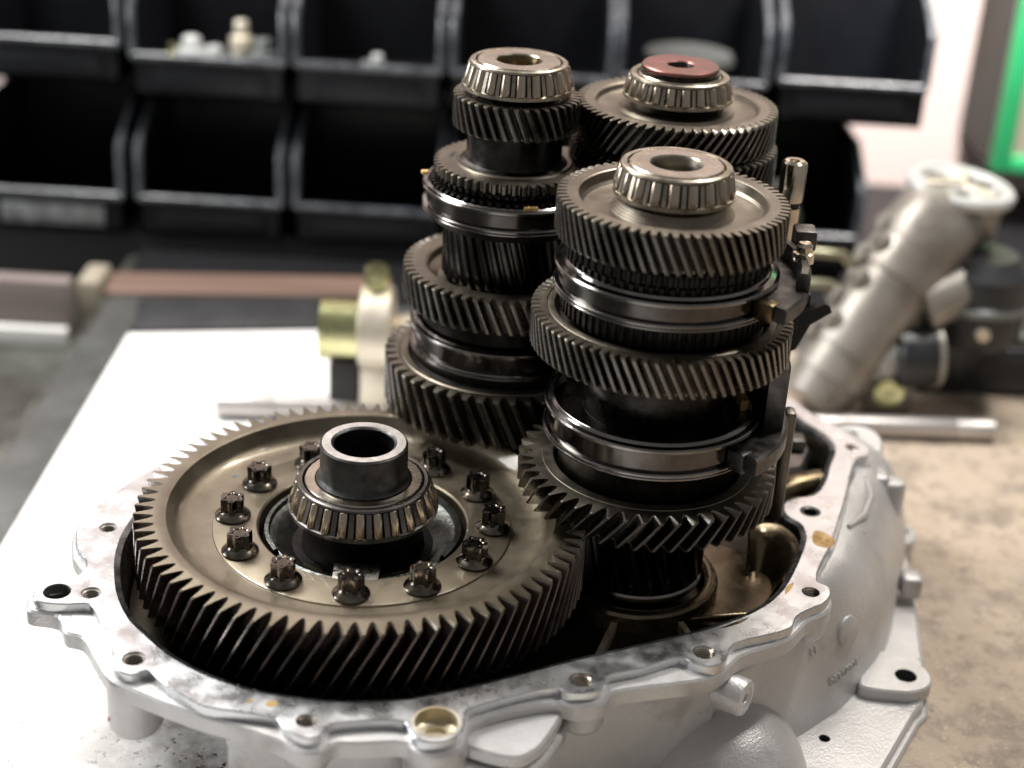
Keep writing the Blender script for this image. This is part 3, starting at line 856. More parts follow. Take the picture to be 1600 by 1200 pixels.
# wet chamfer inside the rim, then the cavity walls and floor with shade in their colour
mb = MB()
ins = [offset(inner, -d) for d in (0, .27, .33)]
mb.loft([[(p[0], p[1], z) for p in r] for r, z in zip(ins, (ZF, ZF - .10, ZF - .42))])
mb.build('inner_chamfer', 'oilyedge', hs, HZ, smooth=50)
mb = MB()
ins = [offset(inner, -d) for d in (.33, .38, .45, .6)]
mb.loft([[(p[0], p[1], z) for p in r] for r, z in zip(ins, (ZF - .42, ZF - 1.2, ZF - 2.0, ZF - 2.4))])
mb.build('cavity_wall', 'oily_shade', hs, HZ, smooth=50)
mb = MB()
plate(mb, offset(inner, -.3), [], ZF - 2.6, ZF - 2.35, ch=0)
mb.build('cavity_floor', 'oily_shade', hs, HZ)
# walls below the rim
mb = MB()
lower = []
for d, z in ((-.15, ZF - 1.2), (-.35, ZF - 1.6), (-.6, ZF - 2.2), (-.8, ZF - 2.65), (-1.2, ZF - 2.85), (-4.5, ZF - 3.0)):
    lower.append([(p[0], p[1], z) for p in offset(inner, 1.3 + d)])
mb.loft(lower)
mb.build('side_wall', 'alu', hs, HZ, smooth=60)
# the lower front wall the housing stands on, thick sheet following the cavity
ln_ = [p for p in offset(inner, .75) if p[1] < -17 and -11.4 < p[0] < 10.2]
ln_.sort(key=lambda p: p[0])
mb = MB()
inn = [(p[0] * .96, p[1] + 1.6) for p in ln_]
mb.loft([[(p[0], p[1], ZF - 1.5) for p in ln_], [(p[0], p[1] + .15, ZF - 4) for p in ln_], [(p[0], p[1] + .5, ZB + .02) for p in ln_],
         [(p[0], p[1], ZB + .02) for p in inn], [(p[0], p[1], ZF - 2.7) for p in inn]], closed=False)
for e in (0, -1):
    a, b = ln_[e], inn[e]
    mb.add([(a[0], a[1], ZF - 2.6), (a[0], a[1] + .5, ZB + .02), (b[0], b[1], ZB + .02), (b[0], b[1], ZF - 2.6)], [(0, 1, 2, 3)])
mb.build('lower_wall', 'alu', hs, HZ, smooth=60)

# holes: threaded bores with bright spirals
for i, (x, y, r) in enumerate(holes):
    b = MB()
    if i == 4:
        b.lathe([(r + .12, ZF + .004), (r + .10, ZF + .03), (r + .01, ZF + .02), (r, ZF - .02), (r, ZF - .55), (r - .1, ZF - .62), (r - .42, ZF - .64), (r - .46, ZF - .8), (0, ZF - .82)], 36, c=(x, y))
        b.build('dowel_recess', 'recess', hs, HZ)
        continue
    pr = [(r + .02, ZF + .004), (r - .03, ZF - .07)]
    for k in range(9):
        pr += [(r - .10, ZF - .12 - k * .13), (r - .03, ZF - .185 - k * .13)]
    pr += [(r - .1, ZF - 1.35), (0, ZF - 1.37)]
    dark = i in (0, 1, 2, 8)
    b.lathe(pr, 28, c=(x, y))
    b.build('bolt_hole', 'blackpaint' if i == 8 else ('castpart' if dark else 'thread'), hs, HZ, smooth=20)
b = MB().lathe([(ear_hole[2] + .01, ZF + .003), (ear_hole[2] - .03, ZF - .06), (ear_hole[2] - .03, ZF - .9), (0, ZF - .95)], 28, c=ear_hole)
b.build('ear_hole', 'steelgrey', hs, HZ)
MB().lathe([(.30, ZF - .5), (.34, ZF - .04), (.46, ZF + .02), (.52, ZF + .015), (.54, ZF + .002)], 28, c=holes[8]).build('dowel_sleeve', 'blackpaint', hs, HZ)

# cast bosses under the bolt holes
for (x, y), r, zb in (((-15.18, -23.2), 1.15, -6.0), ((-7.4, -26.3), .95, -4.9), ((-2.25, -25.95), 1.35, -7.6), ((3.75, -22.6), 1.0, -5.0), ((9.0, -20.15), .8, -4.2), ((14.5, -15.0), .85, -4.9), ((-18.1, -19.0), .9, -4.6), ((18.95, -.3), .9, -4.8)):
    MB().lathe([(r * .98, ZF - .55), (r, ZF - .9), (r, zb + .35), (r * .85, zb + .06), (r * .6, zb), (0, zb)], 32, c=(x, y)).build('boss', 'alu', hs, HZ, smooth=50)
# flat web between two bosses in front
gus = [[-1.08, -24.6], [-1.05, -26.15], [-0.57, -26.42], [0.61, -26.78], [1.25, -26.74], [1.83, -26.2], [2.14, -25.75], [3.0, -23.2], [2.72, -22.6]]
mb = MB()
plate(mb, catmull(gus, 4), [], -4.1, -3.55, ch=.12)
g2 = offset(ccw(catmull(gus, 4)), .22)
plate(mb, g2, [], -4.9, -4.25, ch=.1)
mb.build('web', 'alu', hs, HZ, smooth=40)

# bell housing: foot line, flange line and the rounded skin between them
foot = [[19.6, 6.2], [21.6, 5.2], [23.1, 3.2], [22.87, -0.28], [21.85, -3.64], [21.0, -6.6], [19.9, -9.3], [18.27, -12.03], [17.04, -13.7], [15.93, -14.8], [14.8, -15.9], [13.2, -17.2], [10.5, -18.6], [7.0, -19.8], [3, -20.6]]
head = [[17.4, 4.2], [18.3, 2.8], [19.0, .9], [19.0, -1.4], [18.3, -3.6], [17.4, -6.2], [16.6, -9.0], [15.4, -12.4], [14.3, -13.6], [13.2, -14.8], [12.2, -16.2], [10.6, -17.4], [8.6, -18.6], [6.0, -19.8], [2.4, -21.2]]
fo, he = catmull(foot, 6, False), catmull(head, 6, False)
mb = MB()
rings = []
K = 12
for k in range(K + 1):
    t = k / K
    g = math.sin(t * PI / 2) ** .92
    hz = 1 - math.cos(t * PI / 2)
    ring = []
    for i, (f_, h_) in enumerate(zip(fo, he)):
        u = i / (len(fo) - 1)
        blend = min(1, max(0, (u - .45) / .25))
        gg = g * (1 - blend) + (t ** 1.25) * blend
        hh = hz * (1 - blend) + (.22 * t + .78 * t ** 1.3) * blend
        ring.append((h_[0] + (f_[0] - h_[0]) * gg, h_[1] + (f_[1] - h_[1]) * gg, -3.15 + (-10.25 + 3.15) * hh))
    rings.append(ring)
mb.loft(rings, closed=False)
mb.build('bell_wall', 'alu', hs, HZ, smooth=70)
# bell flange plates
pl = [[20.5, 7.0], [22.6, 6.0], [23.75, 4.29], [23.5, 1.83], [23.15, -1.58], [22.81, -4.47], [22.41, -7.21], [22.0, -10.62], [21.45, -12.79], [20.92, -13.44], [18.51, -17.81], [16.7, -21.13], [14, -24], [9, -23], [6, -16], [12, -8], [14, 2], [17, 6]]
mb = MB()
plate(mb, pl, [circle((16.0, -15.95), .28, 20)], -10.7, -10.2, ch=.12)
mb.build('bell_flange', 'alu', hs, HZ, smooth=40)
mb = MB()
plate(mb, [(p[0] + .22, p[1] - .25) for p in pl], [], ZB + .01, -10.72, ch=.12)
mb.build('bell_foot', 'alu', hs, HZ, smooth=40)
MB().lathe([(.29, -10.198), (.26, -10.25), (.22, -10.5), (.26, -10.55), (.22, -10.6), (0, -10.68)], 20, c=(16.0, -15.95)).build('bolt_hole', 'rubber', hs, HZ)
ear = [[18.2, -12.3], [19.83, -9.3], [20.6, -9.4], [21.5, -10.1], [22.0, -10.9], [22.0, -11.7], [21.66, -12.25], [20.83, -12.72], [19.97, -12.75], [18.6, -12.6]]
mb = MB()
plate(mb, catmull(ear, 4), [circle((20.73, -11.38), .56)], -10.3, -9.55, ch=.1)
mb.build('ear', 'alu', hs, HZ, smooth=40)
MB().lathe([(.57, -9.548), (.53, -9.6), (.53, -10.8), (0, -10.81)], 28, c=(20.73, -11.38)).build('ear_hole', 'rubber', hs, HZ)
mb = MB()
plate(mb, catmull([[22.2, 3.9], [23.4, 4.1], [24.1, 3.3], [24.1, 2.3], [23.5, 1.6], [22.4, 1.9]], 4), [circle((23.3, 2.95), .42)], -10.3, -9.55, ch=.1)
mb.build('ear', 'alu', hs, HZ, smooth=40)
MB().lathe([(.43, -9.548), (.4, -9.6), (.4, -10.8), (0, -10.81)], 28, c=(23.3, 2.95)).build('ear_hole', 'steelgrey', hs, HZ)
mb = MB()
plate(mb, catmull([[17.9, 4.2], [19.14, 5.2], [20.81, 5.3], [21.5, 4.2], [21.1, 2.0], [19.9, .9], [18.6, 1.6]], 5), [circle((19.75, 4.2), .45)], -5.4, -4.0, ch=.15)
mb.build('ear', 'alu', hs, HZ, smooth=40)
MB().lathe([(.46, -3.998), (.43, -4.1), (.43, -5.2), (0, -5.2)], 28, c=(19.75, 4.2)).build('ear_hole', 'steelgrey', hs, HZ)
# stubby cast lugs on the right flank
MB().box((19.3, -1.9, -5.6), (20.9, -.2, -3.5), ch=.25).lathe([(0, -3.7), (.55, -3.75), (.7, -4.0), (.75, -8)], 24, c=(21.1, -1.6)).build('cast_lug', 'alu', hs, HZ, smooth=50)
MB().box((22.0, -3.9, -9.9), (23.1, -2.6, -8.6), ch=.2).build('cast_lug', 'alu', hs, HZ, smooth=50)
MB().tube([(19.4, -2.4, -3.3), (19.3, -4.2, -3.4), (18.6, -6.2, -3.35), (17.5, -7.8, -3.15)], [.18, .22, .22, .12], 12).build('cast_rib', 'alu', hs, HZ, smooth=60)
# side boss pointing outward below the rim
d = Vector((.84, -.54, .02)).normalized()
Mx = Matrix.Translation((10.9, -20.35, -4.75)) @ d.to_track_quat('Z', 'Y').to_matrix().to_4x4()
MB().lathe([(.88, -1.1), (.86, .1), (.80, .22), (.55, .24), (.5, .19), (.24, .19), (.2, .0), (0, -.1)], 32, M4=Mx).build('side_boss', 'alu', hs, HZ, smooth=40)
# starter dome
MB().lathe([(4.1 * math.cos(R_(a)), -11.4 + 4.3 * math.sin(R_(a))) for a in range(0, 91, 5)], 64, c=(10.9, -18.0)).build('dome', 'alu', hs, HZ, smooth=80)
# little round badge and raised casting numbers
def raised(txt, size, loc, xdir, ydir, name):
    cu = bpy.data.curves.new(name, 'FONT')
    cu.body = txt
    cu.size = size * S
    cu.extrude = .05 * S
    cu.align_x = 'CENTER'
    cu.align_y = 'CENTER'
    tmp = bpy.data.objects.new(name, cu)
    COL.objects.link(tmp)
    dg = bpy.context.evaluated_depsgraph_get()
    me = bpy.data.meshes.new_from_object(tmp.evaluated_get(dg))
    bpy.data.objects.remove(tmp)
    me.materials.append(M['alu'])
    o = bpy.data.objects.new(name, me)
    COL.objects.link(o)
    x = Vector(xdir).normalized()
    y = Vector(ydir)
    y = (y - x * y.dot(x)).normalized()
    z = x.cross(y)
    o.matrix_world = Matrix(((x.x, y.x, z.x, loc[0] * S), (x.y, y.y, z.y, loc[1] * S), (x.z, y.z, z.z, (loc[2] - ZB) * S), (0, 0, 0, 1)))
    o.parent = hs
    return o


def bell_point(i, t):
    k = t * K
    k0 = min(K - 1, int(k))
    a, b = Vector(rings_bell[k0][i]), Vector(rings_bell[k0 + 1][i])
    return a + (b - a) * (k - k0)


rings_bell = rings
def bell_frame(i, t):
    p = bell_point(i, t)
    u = (bell_point(min(i + 2, len(fo) - 1), t) - bell_point(max(i - 2, 0), t)).normalized()
    w = (bell_point(i, min(1, t + .05)) - bell_point(i, max(0, t - .05))).normalized()
    n = u.cross(w)
    if n.dot(Vector((1, -.6, .5))) < 0:
        n = -n
    return p, u, w, n


p, u, w, n = bell_frame(46, .80)
raised('09307001', .62, p + n * .03, -u, -w, 'casting_number')
p, u, w, n = bell_frame(52, .55)
raised('11', .62, p + n * .03, -u, -w, 'casting_number')
p, u, w, n = bell_frame(44, .58)
Mb = Matrix.Translation(p) @ n.to_track_quat('Z', 'Y').to_matrix().to_4x4()
MB().lathe([(.85, -.3), (.80, .12), (.70, .18), (0, .18)], 32, M4=Mb).build('cast_badge', 'alu', hs, HZ, smooth=40)
# oil and paint marks lying on the casting
def patch(pts, z, m, name):
    b = MB()
    plate(b, catmull(pts, 5), [], z - .02, z + .004, ch=.01, bottom=False)
    b.build(name, m, hs, HZ)


patch([[15.55, -9.3], [16.1, -9.6], [16.35, -10.2], [15.9, -10.9], [15.3, -10.7], [15.25, -9.9]], ZF, 'oilstain', 'oil_stain')
patch([[13.2, -15.3], [13.6, -14.7], [13.75, -14.2], [13.4, -14.5]], ZF, 'oilstain', 'oil_stain')
patch([[-9.2, -25.35], [-8.8, -25.3], [-8.75, -25.6], [-9.2, -25.65]], ZF, 'oilstain', 'oil_stain')
patch([[-10.0, -25.3], [-9.75, -25.28], [-9.78, -25.45], [-10.0, -25.48]], ZF, 'oilstain', 'oil_stain')
patch([[9.9, -18.3], [11.3, -17.3], [11.0, -17.7], [10.3, -18.15]], ZF, 'oily', 'oil_stain')
MB().lathe([(.5, 0), (.3, .05), (0, .06)], 12, M4=Matrix.Translation((-16.15, -23.55, -5.1)) @ Matrix.Rotation(R_(-70), 4, 'Y') @ Matrix.Diagonal((1, .6, 1, 1))).build('paint_mark', 'redpaint', hs, HZ)
# inside: bearing seat, oil shelf, ribs, right hand pocket
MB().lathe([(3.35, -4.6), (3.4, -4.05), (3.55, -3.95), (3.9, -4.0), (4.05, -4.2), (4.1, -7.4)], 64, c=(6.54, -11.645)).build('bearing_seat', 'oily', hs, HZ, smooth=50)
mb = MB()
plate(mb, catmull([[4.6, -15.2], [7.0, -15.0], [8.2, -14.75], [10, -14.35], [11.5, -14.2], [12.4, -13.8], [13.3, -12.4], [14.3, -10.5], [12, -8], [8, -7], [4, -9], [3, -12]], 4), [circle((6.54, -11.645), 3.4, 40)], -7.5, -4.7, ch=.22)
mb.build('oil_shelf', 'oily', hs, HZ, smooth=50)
MB().tube([(7.9, -14.85, -4.72), (9.4, -14.6, -4.66), (11.8, -14.1, -4.6)], [.16, .2, .14], 10).build('ridge', 'oily', hs, HZ, smooth=60)
for a, b_ in (((5.5, -15.2, -4.55), (4.3, -19.6, -4.1)), ((8.5, -14.9, -4.55), (9.3, -18.2, -4.1)), ((2.2, -19.2, -4.7), (3.9, -20.9, -4.2))):
    a, b_ = Vector(a), Vector(b_)
    n_ = (b_ - a).cross(Vector((0, 0, 1))).normalized() * .15
    b = MB()
    dz = Vector((0, 0, -3))
    vs = [a - n_, a + n_, b_ + n_, b_ - n_]
    b.add(vs + [v + dz for v in vs], [(0, 1, 2, 3), (0, 4, 5, 1), (1, 5, 6, 2), (2, 6, 7, 3), (3, 7, 4, 0)])
    b.build('rib', 'recess', hs, HZ)
# pocket block and wall on the right
tc_ = catmull([[12.35, -8.9], [13.1, -8.25], [13.9, -8.3], [14.5, -9.2], [14.6, -10.4], [14.2, -11.8], [13.5, -13.4]], 6, False)
bc_ = catmull([[12.2, -10.6], [12.5, -10.2], [12.9, -10.2], [13.2, -10.6], [13.3, -11.3], [13.1, -12.2], [12.7, -13.4]], 6, False)
tb_ = []
for k in range(9):
    t = k / 8
    tb_.append([(a[0] + (b[0] - a[0]) * t ** .8, a[1] + (b[1] - a[1]) * t ** .8, -3.0 - 1.75 * t ** 1.5) for a, b in zip(tc_, bc_)])
MB().loft(tb_, closed=False).build('baffle', 'oily', hs, HZ, smooth=60)
MB().tube([(12.35, -8.9, -3.02), (12.3, -9.8, -3.9), (12.2, -10.6, -4.8)], [.1, .1, .1], 8).build('baffle_edge', 'oily', hs, HZ, smooth=60)
mb = MB()
plate(mb, [[13.6, 2.6], [15.9, 2.4], [17.0, .9], [16.2, -1.4], [14.9, -2.0], [13.6, -1.6]], [], -7.5, -3.35, ch=.25)
mb.build('pocket_block', 'cagedark', hs, HZ, smooth=30)
MB().tube([(14.2, -3.6, -4.2), (15.6, -3.0, -3.9), (16.9, -2.4, -3.9)], [.95, 1.0, .95], 20).build('pocket_boss', 'oily', hs, HZ, smooth=60)
MB().tube([(13.6, -5.0, -4.3), (15.2, -5.2, -3.9), (16.2, -5.0, -3.6)], [.3, .3, .3], 12).build('rib', 'oily', hs, HZ, smooth=60)

# ------------------------------------------------------------------ differential with its ring gear
RC = (-6.59, -13.635)
df = thing('differential', (*RC, ZB), 'differential with a wide oily ring gear, twelve bolts and a dark hub, nearest the camera', 'differential')
DZ = (0, 0, -ZB)
prof = [(9.06, 0), (9.0, -.03), (8.93, -.14), (8.72, -.62), (8.55, -.82), (8.2, -.98), (7.6, -1.06), (6.98, -1.06), (6.95, -.995), (6.88, -.97), (4.95, -.97), (4.86, -1.05), (4.86, -2.6)]
gear(84, 10.5, 9.55, -3.35, 0, -1.75, prof, tipw=.16, ch=.14, bot=[(6, -3.35), (6, -5)]).build('ring_gear', 'ring', df, DZ, smooth=28)
mb = MB().lathe([(4.85, -2.2), (4.6, -1.5), (4.3, -1.35), (4.0, -1.45), (3.6, -1.85), (3.3, -2.05)], 96)
mb.lathe([(3.3, -2.05), (2.9, -2.05), (2.75, -1.2), (3.1, -.25), (3.1, -.15), (2.2, -.15)], 96, mi=1)  # near-black colour paints the shade under the bearing
mb.lathe([(4.66, -1.50), (4.58, -1.18), (4.40, -1.16), (4.30, -1.40)], 72, a0=R_(-30), a1=R_(62))
mb.lathe([(4.66, -1.50), (4.58, -1.18), (4.40, -1.16), (4.30, -1.40)], 72, a0=R_(120), a1=R_(214))
mb.build('diff_case', ['case', 'grimy_shade'], df, DZ, smooth=40)
for a, w_ in ((-88, .95),):
    Mr = Matrix.Rotation(R_(a + 90), 4, 'Z')
    MB().box((-w_ * 1.1, -4.84, -3), (w_ * 1.1, -3.45, -1.04), M4=Mr, ch=.1).build('case_key', 'keyiron', df, DZ)
for a in (-120, -63):
    Mr = Matrix.Rotation(R_(a + 90), 4, 'Z')
    MB().box((-.55, -4.8, -3), (.6, -3.7, -1.45), M4=Mr, ch=.15).build('case_web', 'oily', df, DZ)
mb = MB().lathe([(1.38, -.5), (1.38, 3.18), (1.46, 3.27), (1.52, 3.28)], 72)
mb.lathe([(1.92, 3.28), (2.01, 3.20), (2.02, 1.75), (2.08, 1.6), (2.2, 1.5), (2.2, .2)], 72)
mb.build('hub', 'hub', df, DZ, smooth=40)
MB().lathe([(1.515, 3.28), (1.52, 3.285), (1.92, 3.285), (1.925, 3.28), (1.9, 3.2), (1.55, 3.2)], 72, closed=True).build('hub_face', 'hublit', df, DZ, smooth=40)
MB().lathe([(0, -.4), (1.38, -.4)], 40).build('hub_floor', 'rubber', df, DZ)
bd = thing('tmp', (0, 0, 0), '', '')
bpy.data.objects.remove(bd)
hold = df
br_ = bearing(df, 3.07, 1.42, 3.49, -.09, 25, 2.2, 2.72, dark=True)
br_.location = Vector(DZ) * S
# bolts: flanged, six lobed heads
bm_ = MB()
bm_.lathe([(.0, -.02), (.80, -.02), (.84, .03), (.84, .10), (.78, .17), (.63, .26), (.52, .36), (.50, .42)], 32)
lob = 48
rings = []
for z, sc in ((.30, 1.0), (.42, 1.0), (.98, 1.0), (1.03, .95)):
    rings.append([((.515 + .075 * math.cos(6 * 2 * PI * i / lob)) * sc * math.cos(2 * PI * i / lob), (.515 + .075 * math.cos(6 * 2 * PI * i / lob)) * sc * math.sin(2 * PI * i / lob), z) for i in range(lob)])
bm_.loft(rings)
bm_.loft([rings[-1], [(p[0] * .72, p[1] * .72, 1.03) for p in rings[-1]], [(p[0] * .6, p[1] * .6, .99) for p in rings[-1]]])
bm_.add([(.3 * math.cos(2 * PI * i / 16), .3 * math.sin(2 * PI * i / 16), .985) for i in range(16)], [tuple(range(16))])
bo = bm_.build('bolt', 'bolt', df, (0, 0, 0), smooth=38)
for k in range(12):
    o = bo if k == 0 else copy_mesh(bo, df)
    a = R_(-88.6 + 30 * k)
    o.location = Vector((6.1 * math.cos(a), 6.1 * math.sin(a), -.965 - ZB)) * S
    o.rotation_euler = (0, 0, random.uniform(0, 6.28))
mb = MB()
plate(mb, [(-7.35, 3.55), (-6.95, 3.8), (-6.6, 3.78), (-6.65, 3.62), (-7.0, 3.6), (-7.1, 3.45)], [], -1.06, -1.04, ch=0)
o = mb.build('paint_mark', 'bluepaint', df, DZ)

# ------------------------------------------------------------------ gear stacks
def stack(name, xy, label):
    return thing(name, (*xy, ZB), label, 'gear stack')


def put(o):
    o.location = Vector(DZ) * S
    return o


# --- left stack
A = (-0.555, -1.65)
sa = stack('gear_stack', A, 'left gear stack, tallest and slimmest, bare tapered bearing on a small top gear')
put(bearing(sa, 2.39, 18.26, 2.73, 16.86, 21, 1.11, 2.02))
put(gear(38, 3.14, 2.70, 15.0, 16.62, .66, [(2.5, 16.62), (2.4, 16.5), (2.3, 16.5)], .36, .08).build('helical_gear', 'gear', sa, smooth=28))
put(MB().lathe([(2.0, 16.9), (2.30, 16.5), (2.38, 15.2), (2.38, 13.6), (2.45, 13.32), (2.7, 13.2)], 72).build('hub', 'black', sa))
put(MB().lathe([(1.12, 18.2), (1.02, 18.0), (.95, 17.5), (.95, 16), (0, 16)], 48).build('shaft_bore', 'bronze', sa))
put(gear(51, 3.98, 3.70, 12.62, 13.17, .0, [(3.35, 13.17), (3.30, 13.17), (2.95, 13.17), (2.88, 13.26), (2.7, 13.24), (2.6, 13.1)], .3, .07).build('dog_gear', 'gear', sa, smooth=28))
for a in (-60, 172, 60):
    Mr = Matrix.Rotation(R_(a), 4, 'Z')
    put(MB().box((2.98, -.42, 13.1), (3.22, .42, 13.176), M4=Mr).build('slot_shade', 'rubber', sa))  # thin black plates stand in for the shade inside slots
put(gear(60, 3.95, 3.75, 12.40, 12.62, .0, [(3.0, 12.62)], .4, .04).build('synchro_ring', 'grimy_shade', sa, smooth=28))
put(gear(60, 4.18, 3.9, 11.85, 12.32, .0, [(3.0, 12.32)], .4, .1, phase=.02).build('synchro_ring', 'grimy_shade', sa, smooth=28))
put(sleeve(sa, 4.53, 4.05, 12.05, 10.72))
put(gear(38, 3.42, 3.18, 7.3, 10.75, .9, [(2.5, 10.75)], .3, .06).build('pinion', 'black', sa, smooth=28))
put(MB().lathe([(4.1, 10.8), (4.0, 10.3), (3.5, 10.2)], 64).build('synchro_ring', 'grimy_shade', sa))
put(gear(56, 5.38, 4.86, 5.93, 7.69, .72, [(4.25, 7.69), (4.12, 7.62), (4.05, 7.2), (3.6, 6.95), (3.2, 6.95)], .36, .08).build('helical_gear', 'gear', sa, smooth=28))
put(MB().lathe([(4.4, 5.95), (4.4, 4.9), (4.2, 4.6)], 64).build('synchro_ring', 'grimy_shade', sa))
put(sleeve(sa, 4.95, 4.4, 4.68, 3.22))
put(MB().lathe([(4.75, 3.3), (4.75, 2.75), (5.2, 2.2)], 64).build('synchro_cone', 'grimy_shade', sa))
put(gear(49, 6.24, 5.62, .1, 2.78, 1.15, [(5.5, 2.78), (5.42, 2.74), (5.36, 2.78), (5.05, 2.78), (4.98, 2.7), (4.9, 2.2), (4.5, 2.2)], .34, .1).build('helical_gear', 'gear', sa, smooth=28))
put(gear(20, 2.9, 2.3, -3.4, .0, .8, [(2.0, .0)], .22, .1).build('pinion', 'black', sa, smooth=28))
put(MB().lathe([(0, -4.5), (2.0, -4.5), (2.0, 15), (0, 15)], 40).build('shaft', 'black', sa))
put(MB().box((-4.6, .05, 12.5), (-4.25, .4, 12.68), ch=.05, M4=Matrix.Rotation(R_(14), 4, 'Z')).build('brass_chip', 'brass', sa))
for a in (-79, -74):
    put(MB().box((4.02, -.17, 11.98), (4.24, .17, 12.22), ch=.05, M4=Matrix.Rotation(R_(a), 4, 'Z')).build('brass_chip', 'brass', sa))
put(MB().lathe([(2.46, 13.33), (2.52, 13.30), (2.75, 13.255), (2.7, 13.24)], 30, a0=R_(190), a1=R_(262)).build('oil_smear', 'fork', sa))

# --- rear right stack
Cc = (7.42, .10)
sc_ = stack('gear_stack', Cc, 'rear right gear stack with a reddish shim on its bearing and a broad top gear')
put(bearing(sc_, 2.46, 17.6, 2.74, 16.36, 21, 1.0, 2.05))
put(MB().lathe([(.66, 17.7), (.66, 18.0), (.70, 18.04), (1.86, 18.04), (1.90, 18.0), (1.90, 17.86), (1.86, 17.82), (.7, 17.8)], 56).build('shim', 'red', sc_))
put(MB().lathe([(1.9, 17.82), (1.98, 17.8), (1.98, 17.5)], 56).build('shim_collar', 'black', sc_))
put(MB().lathe([(.66, 18.0), (.5, 17.6), (.5, 16.9), (0, 16.9)], 32).build('shaft_bore', 'black', sc_))
put(gear(64, 5.05, 4.58, 14.42, 16.14, -1.25, [(4.18, 16.14), (4.08, 16.08), (3.98, 15.82), (3.75, 15.72), (2.9, 15.74), (2.8, 15.9), (2.3, 15.9)], .36, .08).build('helical_gear', 'gear', sc_, smooth=28))
put(MB().lathe([(2.5, 16.4), (2.35, 16.2), (2.3, 15.7)], 56).build('hub', 'black', sc_))
put(gear(62, 5.24, 4.72, 12.3, 14.2, -1.2, [(4.4, 14.2)], .32, .08).build('helical_gear', 'gear2', sc_, smooth=28))
put(gear(40, 3.9, 3.5, 8.2, 10, -1.2, [(2.4, 10)], .36, .08).build('helical_gear', 'gear2', sc_, smooth=28))
put(MB().lathe([(0, -4.5), (2.2, -4.5), (2.2, 13), (0, 13)], 40).build('shaft', 'black', sc_))

# --- front right stack
Bc = (6.54, -11.645)
sb = stack('gear_stack', Bc, 'front right gear stack with two grooved sleeves, nearest the right of the housing')
put(bearing(sb, 2.43, 16.7, 2.68, 15.3, 19, 1.13, 2.05))
put(MB().lathe([(1.14, 16.66), (1.05, 16.5), (1.0, 16.2), (1.0, 15.4), (0, 15.4)], 48).build('shaft_bore', 'gear', sb))
put(gear(68, 5.10, 4.62, 13.44, 15.2, .78, [(4.2, 15.2), (4.12, 15.15), (4.02, 14.75), (3.9, 14.62), (3.6, 14.55), (2.75, 14.58), (2.6, 14.8), (2.4, 15.1)], .36, .08).build('helical_gear', 'gear', sb, smooth=28))
put(MB().lathe([(2.55, 15.3), (2.4, 15.2), (2.35, 14.6)], 56).build('hub', 'black', sb))
put(gear(64, 4.62, 4.45, 12.75, 13.3, .0, [(3, 13.3)], .4, .05, bot=[(4.3, 12.7)]).build('synchro_ring', 'grimy_shade', sb, smooth=28))
put(gear(64, 4.52, 4.36, 12.0, 12.66, .0, [(3, 12.66)], .4, .05, phase=.03).build('synchro_ring', 'grimy_shade', sb, smooth=28))
put(sleeve(sb, 5.0, 4.42, 12.19, 10.86, lip=.2))
put(gear(70, 4.62, 4.5, 9.9, 10.8, .0, [(3, 10.8)], .4, .05).build('synchro_ring', 'grimy_shade', sb, smooth=28))
put(gear(77, 5.9, 5.42, 8.18, 9.89, .82, [(5.2, 9.89), (5.15, 9.86), (5.08, 9.89), (4.85, 9.89), (4.8, 9.8), (4.6, 9.5), (4.0, 9.5)], .36, .08).build('helical_gear', 'gear', sb, smooth=28))
put(MB().lathe([(4.4, 8.2), (4.3, 7.6), (3.3, 7.4), (3.2, 5.0), (3.6, 4.8), (4.5, 4.75)], 64).build('hub', 'black', sb))
put(gear(70, 4.52, 4.38, 4.75, 4.98, .0, [(3.2, 4.98)], .4, .05).build('dog_ring', 'black', sb, smooth=28))
put(sleeve(sb, 5.02, 4.5, 5.31, 3.72, lip=.18))
pip = MB()
for k in range(70):
    a = 2 * PI * k / 70
    pip.box((4.5, -.05, 4.6), (4.6, .05, 5.10), M4=Matrix.Rotation(a, 4, 'Z'))
put(pip.build('sleeve_spline', 'sleeve', sb))
put(MB().lathe([(4.5, 3.8), (4.2, 3.3), (4.2, 1.8)], 64).build('synchro_cone', 'grimy_shade', sb))
bc = MB()
prs = []
a0, a1 = R_(0), R_(24)
bc.lathe([(4.1, 4.95), (4.1, 5.5), (4.34, 5.5), (4.34, 4.95)], 8, a0=a0, a1=a1, closed=True)
for k in range(5):
    a = a0 + (a1 - a0) * (k + .5) / 5
    bc.box((4.3, -.09, 5.0), (4.46, .09, 5.48), M4=Matrix.Rotation(a, 4, 'Z'))
put(bc.build('brass_ring_piece', 'brass', sb))
put(gear(48, 6.06, 5.34, .72, 2.26, -1.15, [(4.98, 2.26), (4.95, 2.23), (4.92, 2.26), (4.46, 2.26), (4.38, 2.2), (4.2, 1.8)], .2, .08, bot=[(3, .72)]).build('helical_gear', ['gear', 'gear2_flank'], sb, smooth=28))
put(gear(18, 3.2, 2.55, -3.5, .72, 1.3, [(2.3, 1.0)], .2, .1).build('pinion', 'black', sb, smooth=28))
put(MB().lathe([(2.6, -3.45), (3.12, -3.5), (3.2, -3.6), (3.2, -3.85), (3.05, -3.95), (2.4, -3.95)], 64).build('bearing_cup', 'sleeve', sb))
put(MB().lathe([(0, -4.5), (2.2, -4.5), (2.2, 15), (0, 15)], 40).build('shaft', 'black', sb))

